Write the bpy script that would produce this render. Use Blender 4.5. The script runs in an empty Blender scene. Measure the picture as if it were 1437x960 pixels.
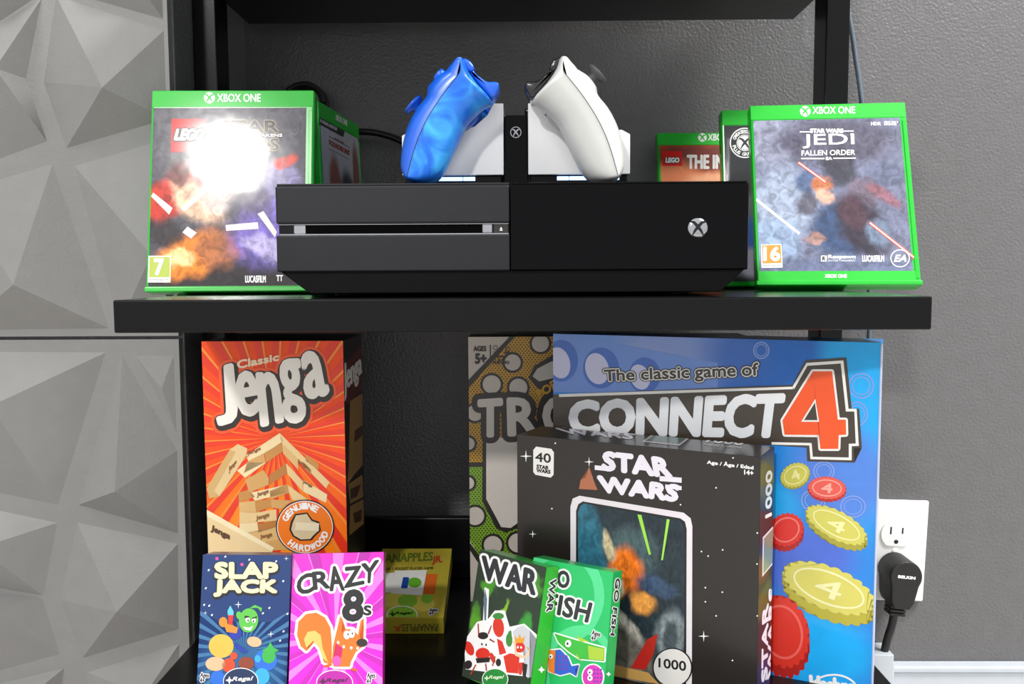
import bpy, bmesh, math, random
from mathutils import Vector, Matrix, Euler
random.seed(4)
sc = bpy.context.scene
COL = sc.collection

# ------------------------------------------------------------------ camera
cam_d = bpy.data.cameras.new('camera'); cam = bpy.data.objects.new('camera', cam_d); COL.objects.link(cam)
cam_d.sensor_width = 36; cam_d.lens = 36 * 1250 / 1437
cam_d.clip_start = .02
PITCH, YAW, ROLL = math.atan(100 / 1250), math.atan(16 / 1250), math.radians(.3)
cam.location = (0, 0, .53)
cam.matrix_world = (Matrix.Translation((0, 0, .53)) @ Matrix.Rotation(YAW, 4, 'Z')
                    @ Matrix.Rotation(math.pi / 2 - PITCH, 4, 'X') @ Matrix.Rotation(-ROLL, 4, 'Z'))
sc.camera = cam
# ------------------------------------------------------------------ light
sc.view_settings.view_transform = 'Standard'; sc.view_settings.look = 'None'
sc.view_settings.gamma = 1; sc.view_settings.use_curve_mapping = False
sc.view_settings.exposure = .3
w = bpy.data.worlds.new('room_ambient'); sc.world = w; w.use_nodes = True
w.node_tree.nodes['Background'].inputs[0].default_value = (.95, .97, 1, 1)
w.node_tree.nodes['Background'].inputs[1].default_value = .8
def area(name, loc, target, size, power, col=(1, 1, 1)):
    l = bpy.data.lights.new(name, 'AREA'); l.shape = 'RECTANGLE'; l.size, l.size_y = size; l.energy = power; l.color = col
    o = bpy.data.objects.new(name, l); COL.objects.link(o); o.location = loc
    o.rotation_euler = (Vector(target) - Vector(loc)).to_track_quat('-Z', 'Y').to_euler()
    return o
area('ceiling_light', (-1.35, -3.05, 2.56), (0, .7, .5), (.27, .19), 72, (1, .98, .95))
area('ceiling_light', (1.5, .1, 2.5), (1.2, .9, .4), (.6, .6), 85, (1, .98, .95))
area('ceiling_light', (-1.3, -.1, 2.5), (-.9, .8, .4), (.6, .6), 18, (1, .98, .95))

# ------------------------------------------------------------------ helpers
def lin(h):
    c = [int(h[i:i + 2], 16) / 255 for i in (0, 2, 4)]
    return tuple(x / 12.92 if x <= .04045 else ((x + .055) / 1.055) ** 2.4 for x in c) + (1,)
MATS = {}
def mat(name, col='808080', rough=.45, metal=0, bump=0, bscale=300, coat=0, spec=.5, var=.06, trans=0, emit=0, vscale=60):
    if name in MATS: return MATS[name]
    m = bpy.data.materials.new(name); m.use_nodes = True; nt = m.node_tree; p = nt.nodes['Principled BSDF']
    c = lin(col)
    p.inputs['Roughness'].default_value = rough; p.inputs['Metallic'].default_value = metal
    p.inputs['Coat Weight'].default_value = coat; p.inputs['Coat Roughness'].default_value = .12
    p.inputs['Specular IOR Level'].default_value = spec
    p.inputs['Transmission Weight'].default_value = trans
    tc = nt.nodes.new('ShaderNodeTexCoord'); n = nt.nodes.new('ShaderNodeTexNoise')
    n.inputs['Scale'].default_value = vscale; n.inputs['Detail'].default_value = 4
    nt.links.new(tc.outputs['Object'], n.inputs['Vector'])
    r = nt.nodes.new('ShaderNodeValToRGB'); r.color_ramp.elements[0].position = .3; r.color_ramp.elements[1].position = .7
    r.color_ramp.elements[0].color = tuple(x * (1 - var) for x in c[:3]) + (1,)
    r.color_ramp.elements[1].color = tuple(min(1, x * (1 + var)) for x in c[:3]) + (1,)
    nt.links.new(n.outputs['Fac'], r.inputs['Fac']); nt.links.new(r.outputs['Color'], p.inputs['Base Color'])
    if emit:
        p.inputs['Emission Color'].default_value = c; p.inputs['Emission Strength'].default_value = emit
    if bump:
        b = nt.nodes.new('ShaderNodeTexNoise'); b.inputs['Scale'].default_value = bscale; b.inputs['Detail'].default_value = 3
        nt.links.new(tc.outputs['Object'], b.inputs['Vector'])
        bn = nt.nodes.new('ShaderNodeBump'); bn.inputs['Strength'].default_value = bump; bn.inputs['Distance'].default_value = .002
        nt.links.new(b.outputs['Fac'], bn.inputs['Height']); nt.links.new(bn.outputs['Normal'], p.inputs['Normal'])
    MATS[name] = m
    return m
def ink(col, rough=.4, coat=.15):
    if rough == .2:      # print under the clear sleeve of a game case
        m = mat('ink_' + col + '_sleeve', col, .5, coat=.5, spec=.2, var=.03); m.node_tree.nodes['Principled BSDF'].inputs['Coat Roughness'].default_value = .09; return m
    return mat('ink_' + col + ('' if rough == .4 else '_%d' % (rough * 100)), col, rough, coat=coat, var=.03)
def art(name, base, blobs, warp=.06, wscale=5, rough=.35, coat=.3, grain=None):
    """abstract printed picture: soft coloured patches; blob = (u, v, ru, rv, angle, colour, strength)"""
    m = bpy.data.materials.new(name); m.use_nodes = True; nt = m.node_tree; p = nt.nodes['Principled BSDF']; L = nt.links.new
    if grain is None: grain = .4 if len(blobs) > 10 else .04
    p.inputs['Roughness'].default_value = .5; p.inputs['Specular IOR Level'].default_value = .2; p.inputs['Coat Weight'].default_value = coat; p.inputs['Coat Roughness'].default_value = .09 if coat > .45 else .2
    uv = nt.nodes.new('ShaderNodeUVMap'); n = nt.nodes.new('ShaderNodeTexNoise'); n.inputs['Scale'].default_value = wscale; n.inputs['Detail'].default_value = 5
    L(uv.outputs[0], n.inputs['Vector'])
    s = nt.nodes.new('ShaderNodeVectorMath'); s.operation = 'MULTIPLY_ADD'; L(n.outputs['Color'], s.inputs[0])
    s.inputs[1].default_value = (2 * warp,) * 3; s.inputs[2].default_value = (-warp,) * 3
    a = nt.nodes.new('ShaderNodeVectorMath'); a.operation = 'ADD'; L(uv.outputs[0], a.inputs[0]); L(s.outputs[0], a.inputs[1])
    cur = None
    for (u, v, ru, rv, ang, col, k) in blobs:
        mp = nt.nodes.new('ShaderNodeMapping'); mp.vector_type = 'TEXTURE'; L(a.outputs[0], mp.inputs[0])
        mp.inputs['Location'].default_value = (u, v, 0); mp.inputs['Rotation'].default_value = (0, 0, math.radians(ang)); mp.inputs['Scale'].default_value = (ru, rv, 1)
        ln = nt.nodes.new('ShaderNodeVectorMath'); ln.operation = 'LENGTH'; L(mp.outputs[0], ln.inputs[0])
        mr = nt.nodes.new('ShaderNodeMapRange'); mr.interpolation_type = 'SMOOTHSTEP'; L(ln.outputs['Value'], mr.inputs[0])
        mr.inputs[1].default_value = 1; mr.inputs[2].default_value = .5; mr.inputs[3].default_value = 0; mr.inputs[4].default_value = k
        mx = nt.nodes.new('ShaderNodeMix'); mx.data_type = 'RGBA'; L(mr.outputs[0], mx.inputs[0])
        if cur is None: mx.inputs[6].default_value = lin(base)
        else: L(cur, mx.inputs[6])
        mx.inputs[7].default_value = lin(col); cur = mx.outputs[2]
    gr = nt.nodes.new('ShaderNodeTexNoise'); gr.inputs['Scale'].default_value = 16; gr.inputs['Detail'].default_value = 8; gr.inputs['Distortion'].default_value = 1.2; L(uv.outputs[0], gr.inputs['Vector'])
    gm = nt.nodes.new('ShaderNodeMapRange'); L(gr.outputs['Fac'], gm.inputs[0]); gm.inputs[1].default_value = .3; gm.inputs[2].default_value = .7; gm.inputs[3].default_value = 1 - grain; gm.inputs[4].default_value = 1 + grain
    gx = nt.nodes.new('ShaderNodeVectorMath'); gx.operation = 'SCALE'; L(cur, gx.inputs[0]); L(gm.outputs[0], gx.inputs['Scale']); cur = gx.outputs[0]
    L(cur, p.inputs['Base Color'])
    wv = nt.nodes.new('ShaderNodeTexNoise'); wv.inputs['Scale'].default_value = 5; wv.inputs['Detail'].default_value = 2; L(uv.outputs[0], wv.inputs['Vector'])
    bn = nt.nodes.new('ShaderNodeBump'); bn.inputs['Strength'].default_value = .12; bn.inputs['Distance'].default_value = .0008; L(wv.outputs['Fac'], bn.inputs['Height']); L(bn.outputs['Normal'], p.inputs['Coat Normal'])
    return m
def link(name, me, m=None, parent=None):
    o = bpy.data.objects.new(name, me); COL.objects.link(o)
    if m: me.materials.clear(); me.materials.append(m)
    if parent: o.parent = parent
    return o
def thing(name, label, cat, loc=(0, 0, 0), rot=(0, 0, 0), group=None):
    o = bpy.data.objects.new(name, None); COL.objects.link(o); o.empty_display_size = .02
    o.location = loc; o.rotation_euler = rot; o['label'] = label; o['category'] = cat
    if group: o['group'] = group
    return o
def struct(o, label=None):
    o['kind'] = 'structure'
    if label: o['label'] = label
    return o
def bm_mesh(bm, smooth=False):
    bmesh.ops.recalc_face_normals(bm, faces=bm.faces)
    me = bpy.data.meshes.new('mesh'); bm.to_mesh(me); bm.free()
    if smooth:
        for f in me.polygons: f.use_smooth = True
    return me
def box(name, lo, hi, m, parent=None, bev=.0006, seg=2):
    bm = bmesh.new(); bmesh.ops.create_cube(bm, size=1)
    lo, hi = Vector(lo), Vector(hi)
    for v in bm.verts: v.co = Vector(((lo[i] + hi[i]) / 2 + v.co[i] * (hi[i] - lo[i]) for i in range(3)))
    if bev: bmesh.ops.bevel(bm, geom=bm.edges[:], offset=bev, segments=seg, affect='EDGES', profile=.5)
    return link(name, bm_mesh(bm), m, parent)
def prism(name, pts, y0, y1, m, parent=None, bev=0, seg=2, smooth=False):
    """outline in the x-z plane, extruded along y"""
    bm = bmesh.new(); vs = [bm.verts.new((x, y0, z)) for x, z in pts]; f = bm.faces.new(vs)
    r = bmesh.ops.extrude_face_region(bm, geom=[f])
    for v in r['geom']:
        if isinstance(v, bmesh.types.BMVert): v.co.y = y1
    if bev: bmesh.ops.bevel(bm, geom=bm.edges[:], offset=bev, segments=seg, affect='EDGES', profile=.5)
    return link(name, bm_mesh(bm, smooth), m, parent)
def lathe(name, prof, m, parent=None, n=28, axis=(0, 0, 1), loc=(0, 0, 0)):
    """profile of (radius, height) turned about an axis"""
    bm = bmesh.new(); rings = []
    for r, h in prof:
        rings.append([bm.verts.new((r * math.cos(2 * math.pi * i / n), r * math.sin(2 * math.pi * i / n), h)) for i in range(n)])
    for a, b in zip(rings, rings[1:]):
        for i in range(n): bm.faces.new((a[i], a[(i + 1) % n], b[(i + 1) % n], b[i]))
    bm.faces.new(rings[0]); bm.faces.new(rings[-1])
    bm.transform(Matrix.Translation(loc) @ Vector((0, 0, 1)).rotation_difference(Vector(axis)).to_matrix().to_4x4())
    me = bm_mesh(bm, True)
    return link(name, me, m, parent)
def smooth_path(pts, k=8):
    P = [Vector(p) for p in pts]; P = [2 * P[0] - P[1]] + P + [2 * P[-1] - P[-2]]; out = []
    for i in range(1, len(P) - 2):
        for j in range(k):
            t = j / k; a, b, c, d = P[i - 1:i + 3]
            out.append(.5 * (2 * b + (c - a) * t + (2 * a - 5 * b + 4 * c - d) * t * t + (3 * b - a - 3 * c + d) * t ** 3))
    out.append(P[-2]); return out
def tube(name, pts, r, m, parent=None, n=10, k=8, ribs=0):
    path = smooth_path(pts, k); bm = bmesh.new(); rings = []; up = Vector((.13, .2, .97))
    for i, p in enumerate(path):
        d = (path[min(i + 1, len(path) - 1)] - path[max(i - 1, 0)]).normalized(); a = d.cross(up).normalized(); b = d.cross(a)
        rr = r * (1 + ribs * (i % 2))
        rings.append([bm.verts.new(p + rr * (a * math.cos(2 * math.pi * j / n) + b * math.sin(2 * math.pi * j / n))) for j in range(n)])
    for a, b in zip(rings, rings[1:]):
        for j in range(n): bm.faces.new((a[j], a[(j + 1) % n], b[(j + 1) % n], b[j]))
    bm.faces.new(rings[0]); bm.faces.new(rings[-1])
    return link(name, bm_mesh(bm, True), m, parent)

# ---- flat print on a face.  A sheet is measured by its four corners (TL, TR, BR, BL); art is given in those measures
def homography(src, dst):
    A = []
    for (x, y), (u, v) in zip(src, dst):
        A.append([x, y, 1, 0, 0, 0, -u * x, -u * y, u]); A.append([0, 0, 0, x, y, 1, -v * x, -v * y, v])
    for i in range(8):
        p = max(range(i, 8), key=lambda r: abs(A[r][i])); A[i], A[p] = A[p], A[i]
        A[i] = [a / A[i][i] for a in A[i]]
        for r in range(8):
            if r != i: f = A[r][i]; A[r] = [a - f * b for a, b in zip(A[r], A[i])]
    return [A[i][8] for i in range(8)] + [1]
TXT = {}
def glyphs(s, shear=0):
    key = (s, shear)
    if key not in TXT:
        cu = bpy.data.curves.new('t', 'FONT'); cu.body = s; cu.resolution_u = 3; cu.shear = shear; cu.space_line = .8
        ob = bpy.data.objects.new('t', cu); COL.objects.link(ob)
        dg = bpy.context.evaluated_depsgraph_get(); me = bpy.data.meshes.new_from_object(ob.evaluated_get(dg))
        V = [(v.co.x, v.co.y) for v in me.vertices]; Fs = [tuple(p.vertices) for p in me.polygons]
        bpy.data.objects.remove(ob); bpy.data.curves.remove(cu); bpy.data.meshes.remove(me)
        x0, x1 = min(v[0] for v in V), max(v[0] for v in V); y0, y1 = min(v[1] for v in V), max(v[1] for v in V)
        TXT[key] = ([((x - x0) / (x1 - x0), (y - y0) / (y1 - y0)) for x, y in V], Fs)
    return TXT[key]
def clip(poly, W, H):
    for ax, lim, sgn in ((0, 0, 1), (0, W, -1), (1, 0, 1), (1, H, -1)):
        out = []
        for i, p in enumerate(poly):
            q = poly[(i + 1) % len(poly)]; a = (p[ax] - lim) * sgn; b = (q[ax] - lim) * sgn
            if a >= 0: out.append(p)
            if a * b < 0: t = a / (a - b); out.append((p[0] + (q[0] - p[0]) * t, p[1] + (q[1] - p[1]) * t))
        poly = out
        if len(poly) < 3: return []
    return poly
class Face:
    LAY = .00012
    def __init__(s, root, O, U, V, W, H, corners, view=(0, 0, 1)):
        s.root, s.O, s.U, s.V, s.W, s.H = root, Vector(O), Vector(U), Vector(V), W, H; s.N = s.U.cross(s.V)
        s.h = homography(corners, [(0, H), (W, H), (W, 0), (0, 0)]); s.view = view
    def uv(s, p):
        x = s.view[0] + p[0] / s.view[2]; y = s.view[1] + p[1] / s.view[2]; h = s.h
        d = h[6] * x + h[7] * y + 1
        return ((h[0] * x + h[1] * y + h[2]) / d, (h[3] * x + h[4] * y + h[5]) / d)
    def emit(s, name, polys, m, lay, uvmap=False, sub=None):
        bm = bmesh.new(); ul = bm.loops.layers.uv.new('UVMap') if uvmap else None
        for qi, q in enumerate(polys):
            sl = .7 * (sub[qi] if sub else qi / len(polys))
            q = clip(q, s.W, s.H)
            if len(q) < 3: continue
            ar = sum(q[i - 1][0] * q[i][1] - q[i][0] * q[i - 1][1] for i in range(len(q)))
            if abs(ar) < 1e-12: continue
            if ar < 0: q = q[::-1]
            try: f = bm.faces.new([bm.verts.new(s.O + s.U * a + s.V * b + s.N * (s.LAY * (lay + sl))) for a, b in q])
            except ValueError: continue
            if ul is not None:
                for lp, (a, b) in zip(f.loops, q): lp[ul].uv = ((a - s.bb[0]) / (s.bb[2] - s.bb[0]), (b - s.bb[1]) / (s.bb[3] - s.bb[1]))
        big = [f for f in bm.faces if len(f.verts) > 4]
        if big: bmesh.ops.triangulate(bm, faces=big)
        me = bpy.data.meshes.new('print'); bm.to_mesh(me); bm.free()
        return link(name, me, m, s.root)
    def polys(s, name, P, m, lay):
        """pieces that lie apart from each other become parts of their own; a scatter of many stays joined as stuff"""
        Q = [[s.uv(p) for p in q] for q in P]; Q = [q for q in Q if len(clip(q, s.W, s.H)) >= 3]
        B = [(min(a for a, b in q), min(b for a, b in q), max(a for a, b in q), max(b for a, b in q)) for q in Q]; G = []
        if len(Q) > 400: o = s.emit(name, Q, m, lay); o['kind'] = 'stuff'; return o
        e = .00002
        for i, b in enumerate(B):
            hit = [g for g in G if any(B[j][0] - e < b[2] and b[0] < B[j][2] + e and B[j][1] - e < b[3] and b[1] < B[j][3] + e for j in g)]
            G = [g for g in G if g not in hit] + [[i] + [j for g in hit for j in g]]
        if len(G) > 24: o = s.emit(name, Q, m, lay); o['kind'] = 'stuff'; return o
        o = None
        for g in G: o = s.emit(name, [Q[i] for i in sorted(g)], m, lay)
        return o
    def poly(s, name, P, m, lay): return s.polys(name, [P], m, lay)
    def picture(s, name, P, m, lay):
        q = [s.uv(p) for p in P]; s.bb = (min(a for a, b in q), min(b for a, b in q), max(a for a, b in q), max(b for a, b in q))
        return s.emit(name, [q], m, lay, True)
    def rect(s, name, m, lay, inset=(0, 0, 0, 0)):      # left, bottom, right, top in metres
        l, b, r, t = inset; s.bb = (l, b, s.W - r, s.H - t)
        return s.emit(name, [[(l, b), (s.W - r, b), (s.W - r, s.H - t), (l, s.H - t)]], m, lay, True)
    def text(s, name, body, quad, m, lay, bold=0, shear=0, off=(0, 0), n=8):
        if len(quad) == 4 and not hasattr(quad[0], '__len__'):
            x0, y0, x1, y1 = quad; quad = [(x0, y0), (x1, y0), (x1, y1), (x0, y1)]
        V, Fs = glyphs(body, shear); TL, TR, BR, BL = quad; out = []
        pts = []
        for a, b in V:
            pts.append(tuple((TL[i] * (1 - a) + TR[i] * a) * b + (BL[i] * (1 - a) + BR[i] * a) * (1 - b) for i in (0, 1)))
        n = max(n, int(bold * 1.1)); st = [(0, 0)] + ([(bold * math.cos(2 * math.pi * i / n), bold * math.sin(2 * math.pi * i / n)) for i in range(n)] if bold else [])
        sub = []
        for si, (dx, dy) in enumerate(st):
            q = [s.uv((x + dx + off[0], y + dy + off[1])) for x, y in pts]
            out += [[q[i] for i in f] for f in Fs]; sub += [1 - si / len(st)] * len(Fs)
        return s.emit(name, out, m, lay, sub=sub)
def ell(cx, cy, rx, ry=None, ang=0, n=36, a0=0, a1=360):
    ry = rx if ry is None else ry; c, d = math.cos(math.radians(ang)), math.sin(math.radians(ang)); out = []
    for i in range(n):
        t = math.radians(a0 + (a1 - a0) * i / (n if a1 - a0 == 360 else n - 1)); x, y = rx * math.cos(t), ry * math.sin(t)
        out.append((cx + x * c - y * d, cy + x * d + y * c))
    return out
def ring(cx, cy, rx, ry, wd, ang=0, n=36):
    A, B = ell(cx, cy, rx, ry, ang, n), ell(cx, cy, rx - wd, ry - wd, ang, n)
    return [[A[i], A[(i + 1) % n], B[(i + 1) % n], B[i]] for i in range(n)]
def scallop(cx, cy, rx, ry, ang, n=22, amp=.05):
    out = []; c, d = math.cos(math.radians(ang)), math.sin(math.radians(ang))
    for i in range(n * 6):
        t = 2 * math.pi * i / (n * 6); k = 1 + amp * (abs(math.sin(n * t / 2)) * 2 - 1); x, y = rx * k * math.cos(t), ry * k * math.sin(t)
        out.append((cx + x * c - y * d, cy + x * d + y * c))
    return out
def rrect(x0, y0, x1, y1, r, n=6):
    out = []
    for cx, cy, a in ((x1 - r, y1 - r, 0), (x0 + r, y1 - r, 90), (x0 + r, y0 + r, 180), (x1 - r, y0 + r, 270)):
        out += [(cx + r * math.cos(math.radians(a + 90 * i / n)), cy + r * math.sin(math.radians(a + 90 * i / n))) for i in range(n + 1)]
    return out
def rays(cx, cy, R, n, a0=0, duty=.5):
    return [[(cx, cy), (cx + R * math.cos(a), cy + R * math.sin(a)), (cx + R * math.cos(b), cy + R * math.sin(b))]
            for a, b in ((a0 + 2 * math.pi * i / n, a0 + 2 * math.pi * (i + duty) / n) for i in range(n))]
def star4(x, y, r, k=.16):
    return [(x + (r if i % 2 == 0 else r * k) * math.cos(math.pi * i / 4), y + (r if i % 2 == 0 else r * k) * math.sin(math.pi * i / 4)) for i in range(8)]
def xmark(cx, cy, r):
    """crossing curved strokes of the ball emblem"""
    out = []
    for sg in (-1, 1):
        c = [(-.80, -.62, .10), (-.42, -.52, .14), (-.05, -.12, .17), (.30, .32, .13), (.58, .82, .05)]
        A = []; B = []
        for i, (x, y, wd) in enumerate(c):
            x2, y2 = c[min(i + 1, 4)][:2]; x1, y1 = c[max(i - 1, 0)][:2]; l = math.hypot(x2 - x1, y2 - y1); nx, ny = -(y2 - y1) / l, (x2 - x1) / l
            A.append((cx + sg * r * (x + nx * wd), cy + r * (y + ny * wd))); B.append((cx + sg * r * (x - nx * wd), cy + r * (y - ny * wd)))
        for i in range(4): out.append([A[i], A[i + 1], B[i + 1], B[i]])
    return out
def carton(name, label, cat, loc, yaw, lean, W, H, T, body, bev=.0007, group=None):
    r = thing(name, label, cat, loc, (-math.radians(lean), 0, math.radians(yaw)), group)
    box('carton', (-W / 2, -T, 0), (W / 2, 0, H), body, r, bev)
    return r
def F_front(r, W, H, T, c, view): return Face(r, (-W / 2, -T, 0), (1, 0, 0), (0, 0, 1), W, H, c, view)
def F_side(r, W, H, T, c, view): return Face(r, (W / 2, -T, 0), (0, 1, 0), (0, 0, 1), T, H, c, view)
def F_top(r, W, H, T, c, view): return Face(r, (-W / 2, -T, H), (1, 0, 0), (0, 1, 0), W, T, c, view)
WHITE, BLACK = ink('f4f4f2'), ink('121212')

# ------------------------------------------------------------------ setting
WALL_Y = .985
M_wall = mat('grey_wall_paint', '626162', .36, bump=.5, bscale=330, spec=.5, var=.04)
M_panel = mat('grey_panel_paint', '7d7c7a', .5, bump=.12, bscale=420, spec=.4, var=.03)
M_base = mat('pale_grey_trim', 'b9bfc6', .4, var=.02)
struct(box('wall_back', (-.301, WALL_Y, 0), (3, WALL_Y + .1, 2.6), M_wall, bev=0), 'dark grey orange-peel textured wall behind the shelf unit')
wl = struct(box('wall_left', (-3, .785, 0), (-.301, WALL_Y + .1, 2.6), M_wall, bev=.001), 'projecting wall beside the shelf unit, clad in grey relief panels')
struct(box('floor', (-3, -4, -.05), (3, WALL_Y + .1, 0), mat('pale_grey_floor', 'b8b4ae', .5, bump=.1, bscale=80), bev=0), 'plain grey floor under the shelf unit')
bb = struct(box('baseboard_back', (.408, WALL_Y - .014, 0), (3, WALL_Y, .079), M_base, bev=.002), 'pale grey baseboard along the grey wall')
box('cap_moulding', (.408, WALL_Y - .017, .079), (3, WALL_Y, .0865), M_base, bb, bev=.002)
PYR = [
    ('u', (-0.3509, 0.6845, 0.030), [(-0.3989, 0.7680), (-0.3905, 0.7649), (-0.3009, 0.7375), (-0.2997, 0.7102), (-0.3015, 0.6613), (-0.3957, 0.6369), (-0.4131, 0.6943)]),
    ('u', (-0.4394, 0.7007, 0.032), [(-0.4097, 0.7651), (-0.4269, 0.6968), (-0.4109, 0.6424), (-0.4804, 0.6186), (-0.4974, 0.7034), (-0.4648, 0.7359)]),
    ('u', (-0.4481, 0.7726, 0.026), [(-0.4950, 0.7451), (-0.4459, 0.7453), (-0.4128, 0.7657), (-0.4244, 0.8093), (-0.4731, 0.8098)]),
    ('u', (-0.4343, 0.5202, 0.030), [(-0.4070, 0.6266), (-0.3626, 0.4805), (-0.4975, 0.4795), (-0.4906, 0.6034)]),
    ('u', (-0.3150, 0.5449, 0.030), [(-0.3901, 0.6241), (-0.3060, 0.6477), (-0.3060, 0.4880), (-0.3556, 0.4836)]),
    ('u', (-0.3322, 0.7886, 0.026), [(-0.3867, 0.7678), (-0.3060, 0.7449), (-0.3060, 0.8052), (-0.3726, 0.8118)]),
    ('l', (-0.4591, 0.4161, 0.030), [(-0.3659, 0.4611), (-0.4157, 0.3214), (-0.5034, 0.3401), (-0.4967, 0.4623)]),
    ('l', (-0.3537, 0.3414, 0.032), [(-0.3535, 0.4604), (-0.3068, 0.3731), (-0.3088, 0.2966), (-0.3990, 0.3231)]),
    ('l', (-0.3180, 0.4285, 0.005), [(-0.3449, 0.4610), (-0.3065, 0.4609), (-0.3065, 0.3831)]),
    ('l', (-0.4792, 0.2896, 0.024), [(-0.5042, 0.3266), (-0.4163, 0.3076), (-0.4323, 0.2388), (-0.5083, 0.2519)]),
    ('l', (-0.4690, 0.2364, 0.024), [(-0.5086, 0.2468), (-0.4337, 0.2375), (-0.4200, 0.1844), (-0.5134, 0.1586)]),
    ('l', (-0.3575, 0.2334, 0.030), [(-0.4009, 0.3089), (-0.3091, 0.2891), (-0.3112, 0.2086), (-0.4019, 0.1809), (-0.4197, 0.2361)]),
    ('l', (-0.4437, 0.1522, 0.024), [(-0.5139, 0.1499), (-0.4171, 0.1733), (-0.4272, 0.1167), (-0.5162, 0.1095)]),
    ('l', (-0.3372, 0.1567, 0.026), [(-0.3984, 0.1691), (-0.3117, 0.1962), (-0.3145, 0.1169), (-0.4068, 0.1167)]),
]
for key, z0, z1 in (('u', .4745, .974), ('l', .002, .4715)):
    bm = bmesh.new()
    bmesh.ops.create_cube(bm, size=1)
    for v in bm.verts:
        v.co = Vector((-.803 + (v.co.x + .5) * .5, .777 + (v.co.y + .5) * .008, z0 + (v.co.z + .5) * (z1 - z0)))
    for k, ap, base in PYR:
        if k != key: continue
        for mirror in (0, 1):
            fx = lambda x: (-1.006 - x) if mirror else min(x, -.3055)
            bs = [bm.verts.new((fx(x), .7775, z)) for x, z in base]; a = bm.verts.new((fx(ap[0]), .777 - ap[2] * .75, ap[1]))
            for i in range(len(bs)): bm.faces.new((bs[i], bs[(i + 1) % len(bs)], a))
    link('wall_panel', bm_mesh(bm), M_panel, wl)

# ------------------------------------------------------------------ shelf unit
M_blk = mat('black_lacquer', '080809', .25, spec=.22, bump=.02, bscale=500)
SX = -.002; ZS, ZL, ZT = .5115, .207, .8045
su = thing('shelf_unit', 'tall black open shelving unit holding the games console and boxes', 'shelf unit', (SX, .76, 0))
def su_box(n, lo, hi): return box(n, (lo[0], lo[1] - .76, lo[2]), (hi[0], hi[1] - .76, hi[2]), M_blk, su, .0012)
for z, y0 in ((ZS, .602), (ZT, .63), (1.1, .66)):
    su_box('shelf', (-.277, y0, z - .0225), (.277, .928, z))
bm = bmesh.new()      # the lowest shelf is wider in front and notched round the posts
ft = bm.faces.new([bm.verts.new((x, y - .76, ZL - .0225)) for x, y in ((-.2886, .57), (.2886, .57), (.2886, .828), (.2768, .828), (.2768, .928), (-.2768, .928), (-.2768, .828), (-.2886, .828))])
for v in bmesh.ops.extrude_face_region(bm, geom=[ft])['geom']:
    if isinstance(v, bmesh.types.BMVert): v.co.z = ZL
bmesh.ops.bevel(bm, geom=bm.edges[:], offset=.0012, segments=2, affect='EDGES', profile=.5)
link('shelf', bm_mesh(bm), M_blk, su)
for sx in (-1, 1):
    a, b = sorted((sx * .277, sx * .2985)); su_box('post', (a, .829, 0), (b, .863, 1.4))
for z in (ZL, ZS, ZT, 1.1): su_box('back_rail_light_stop', (-.277, .915, z), (.277, .926, z + .065))  # lowest is a real rail; upper ones are unseen, added to block light behind shelves

# ------------------------------------------------------------------ game cases
M_green = mat('green_case_plastic', '18b32c', .22, coat=.4, var=.03)
M_band = mat('green_header_print', '26b834', .5, coat=.3, spec=.25, var=.03)
CW, CH, CT = .135, .170, .014
def game_case(label, loc, yaw, lean, corners, view):
    r = thing('game_case', label, 'game case', loc, (-math.radians(lean), 0, math.radians(yaw)), 'green video game cases on the shelf')
    box('shell', (-CW / 2, -CT, 0), (CW / 2, 0, CH), M_green, r, .0022, 3)
    box('lower_lip', (-CW / 2 - .0006, -CT - .0012, .0004), (CW / 2 + .0006, -.001, .0045), M_green, r, .0009)
    box('hinge_ridge', (CW / 2 - .0045, -CT - .0006, .006), (CW / 2 - .0015, -CT + .001, CH - .018), M_green, r, .0004)
    f = F_front(r, CW, CH, CT, corners, view)
    f.emit('header_band', [[(.001, CH - .0148), (CW - .001, CH - .0148), (CW - .001, CH - .0012), (.001, CH - .0012)]], M_band, 2)
    return r, f
def case_head(f, cx, cy, r, box_, col=None):
    f.poly('emblem', ell(cx, cy, r), WHITE, 3); f.polys('emblem_cross', xmark(cx, cy, r), M_band, 4)
    f.text('lettering', 'XBOX ONE', box_, col or WHITE, 3, bold=.9)

v1 = (190, 110, 3.0)
r, f = game_case('upright green game case with LEGO cover and lime age 7 badge, left of console', (-.2399, .7367, ZS), 1.8, 10,
                 [(218.9, 131.2), (445.0, 130.9), (438.2, 407.9), (204.1, 409.2)], v1)
case_head(f, 327, 97, 23, (360, 81, 540, 113))
f.rect('cover_sheet', art('cover_red_purple', '55525a', [
    (.5, .03, .8, .14, 0, '241a1a', .9), (.12, .5, .28, .13, 35, 'c8321e', .95), (.3, .47, .26, .12, -35, 'f6c9a8', .95), (.42, .52, .16, .16, 0, 'd8c4bd', .8),
    (.25, .17, .26, .16, 20, 'f08a2a', 1), (.2, .16, .12, .07, 0, 'ffe6a0', .9), (.45, .2, .2, .13, 0, 'b06a40', .85), (.78, .32, .34, .26, 30, '7a66c0', .95),
    (.75, .22, .2, .09, -20, 'd0c6ee', .7), (.85, .58, .16, .16, 0, '8f86b4', .8), (.88, .70, .1, .05, 20, 'd8402e', .9), (.18, .63, .11, .09, 0, '6a2c26', .9),
    (.1, .3, .18, .1, 0, '2c2426', .8), (.65, .5, .2, .1, -50, '4a3c54', .8), (.5, .92, .7, .12, 0, '6c6a70', .5)], .07, 7, .2, .55), 2, (.0022, .005, .0068, .0156))
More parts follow.
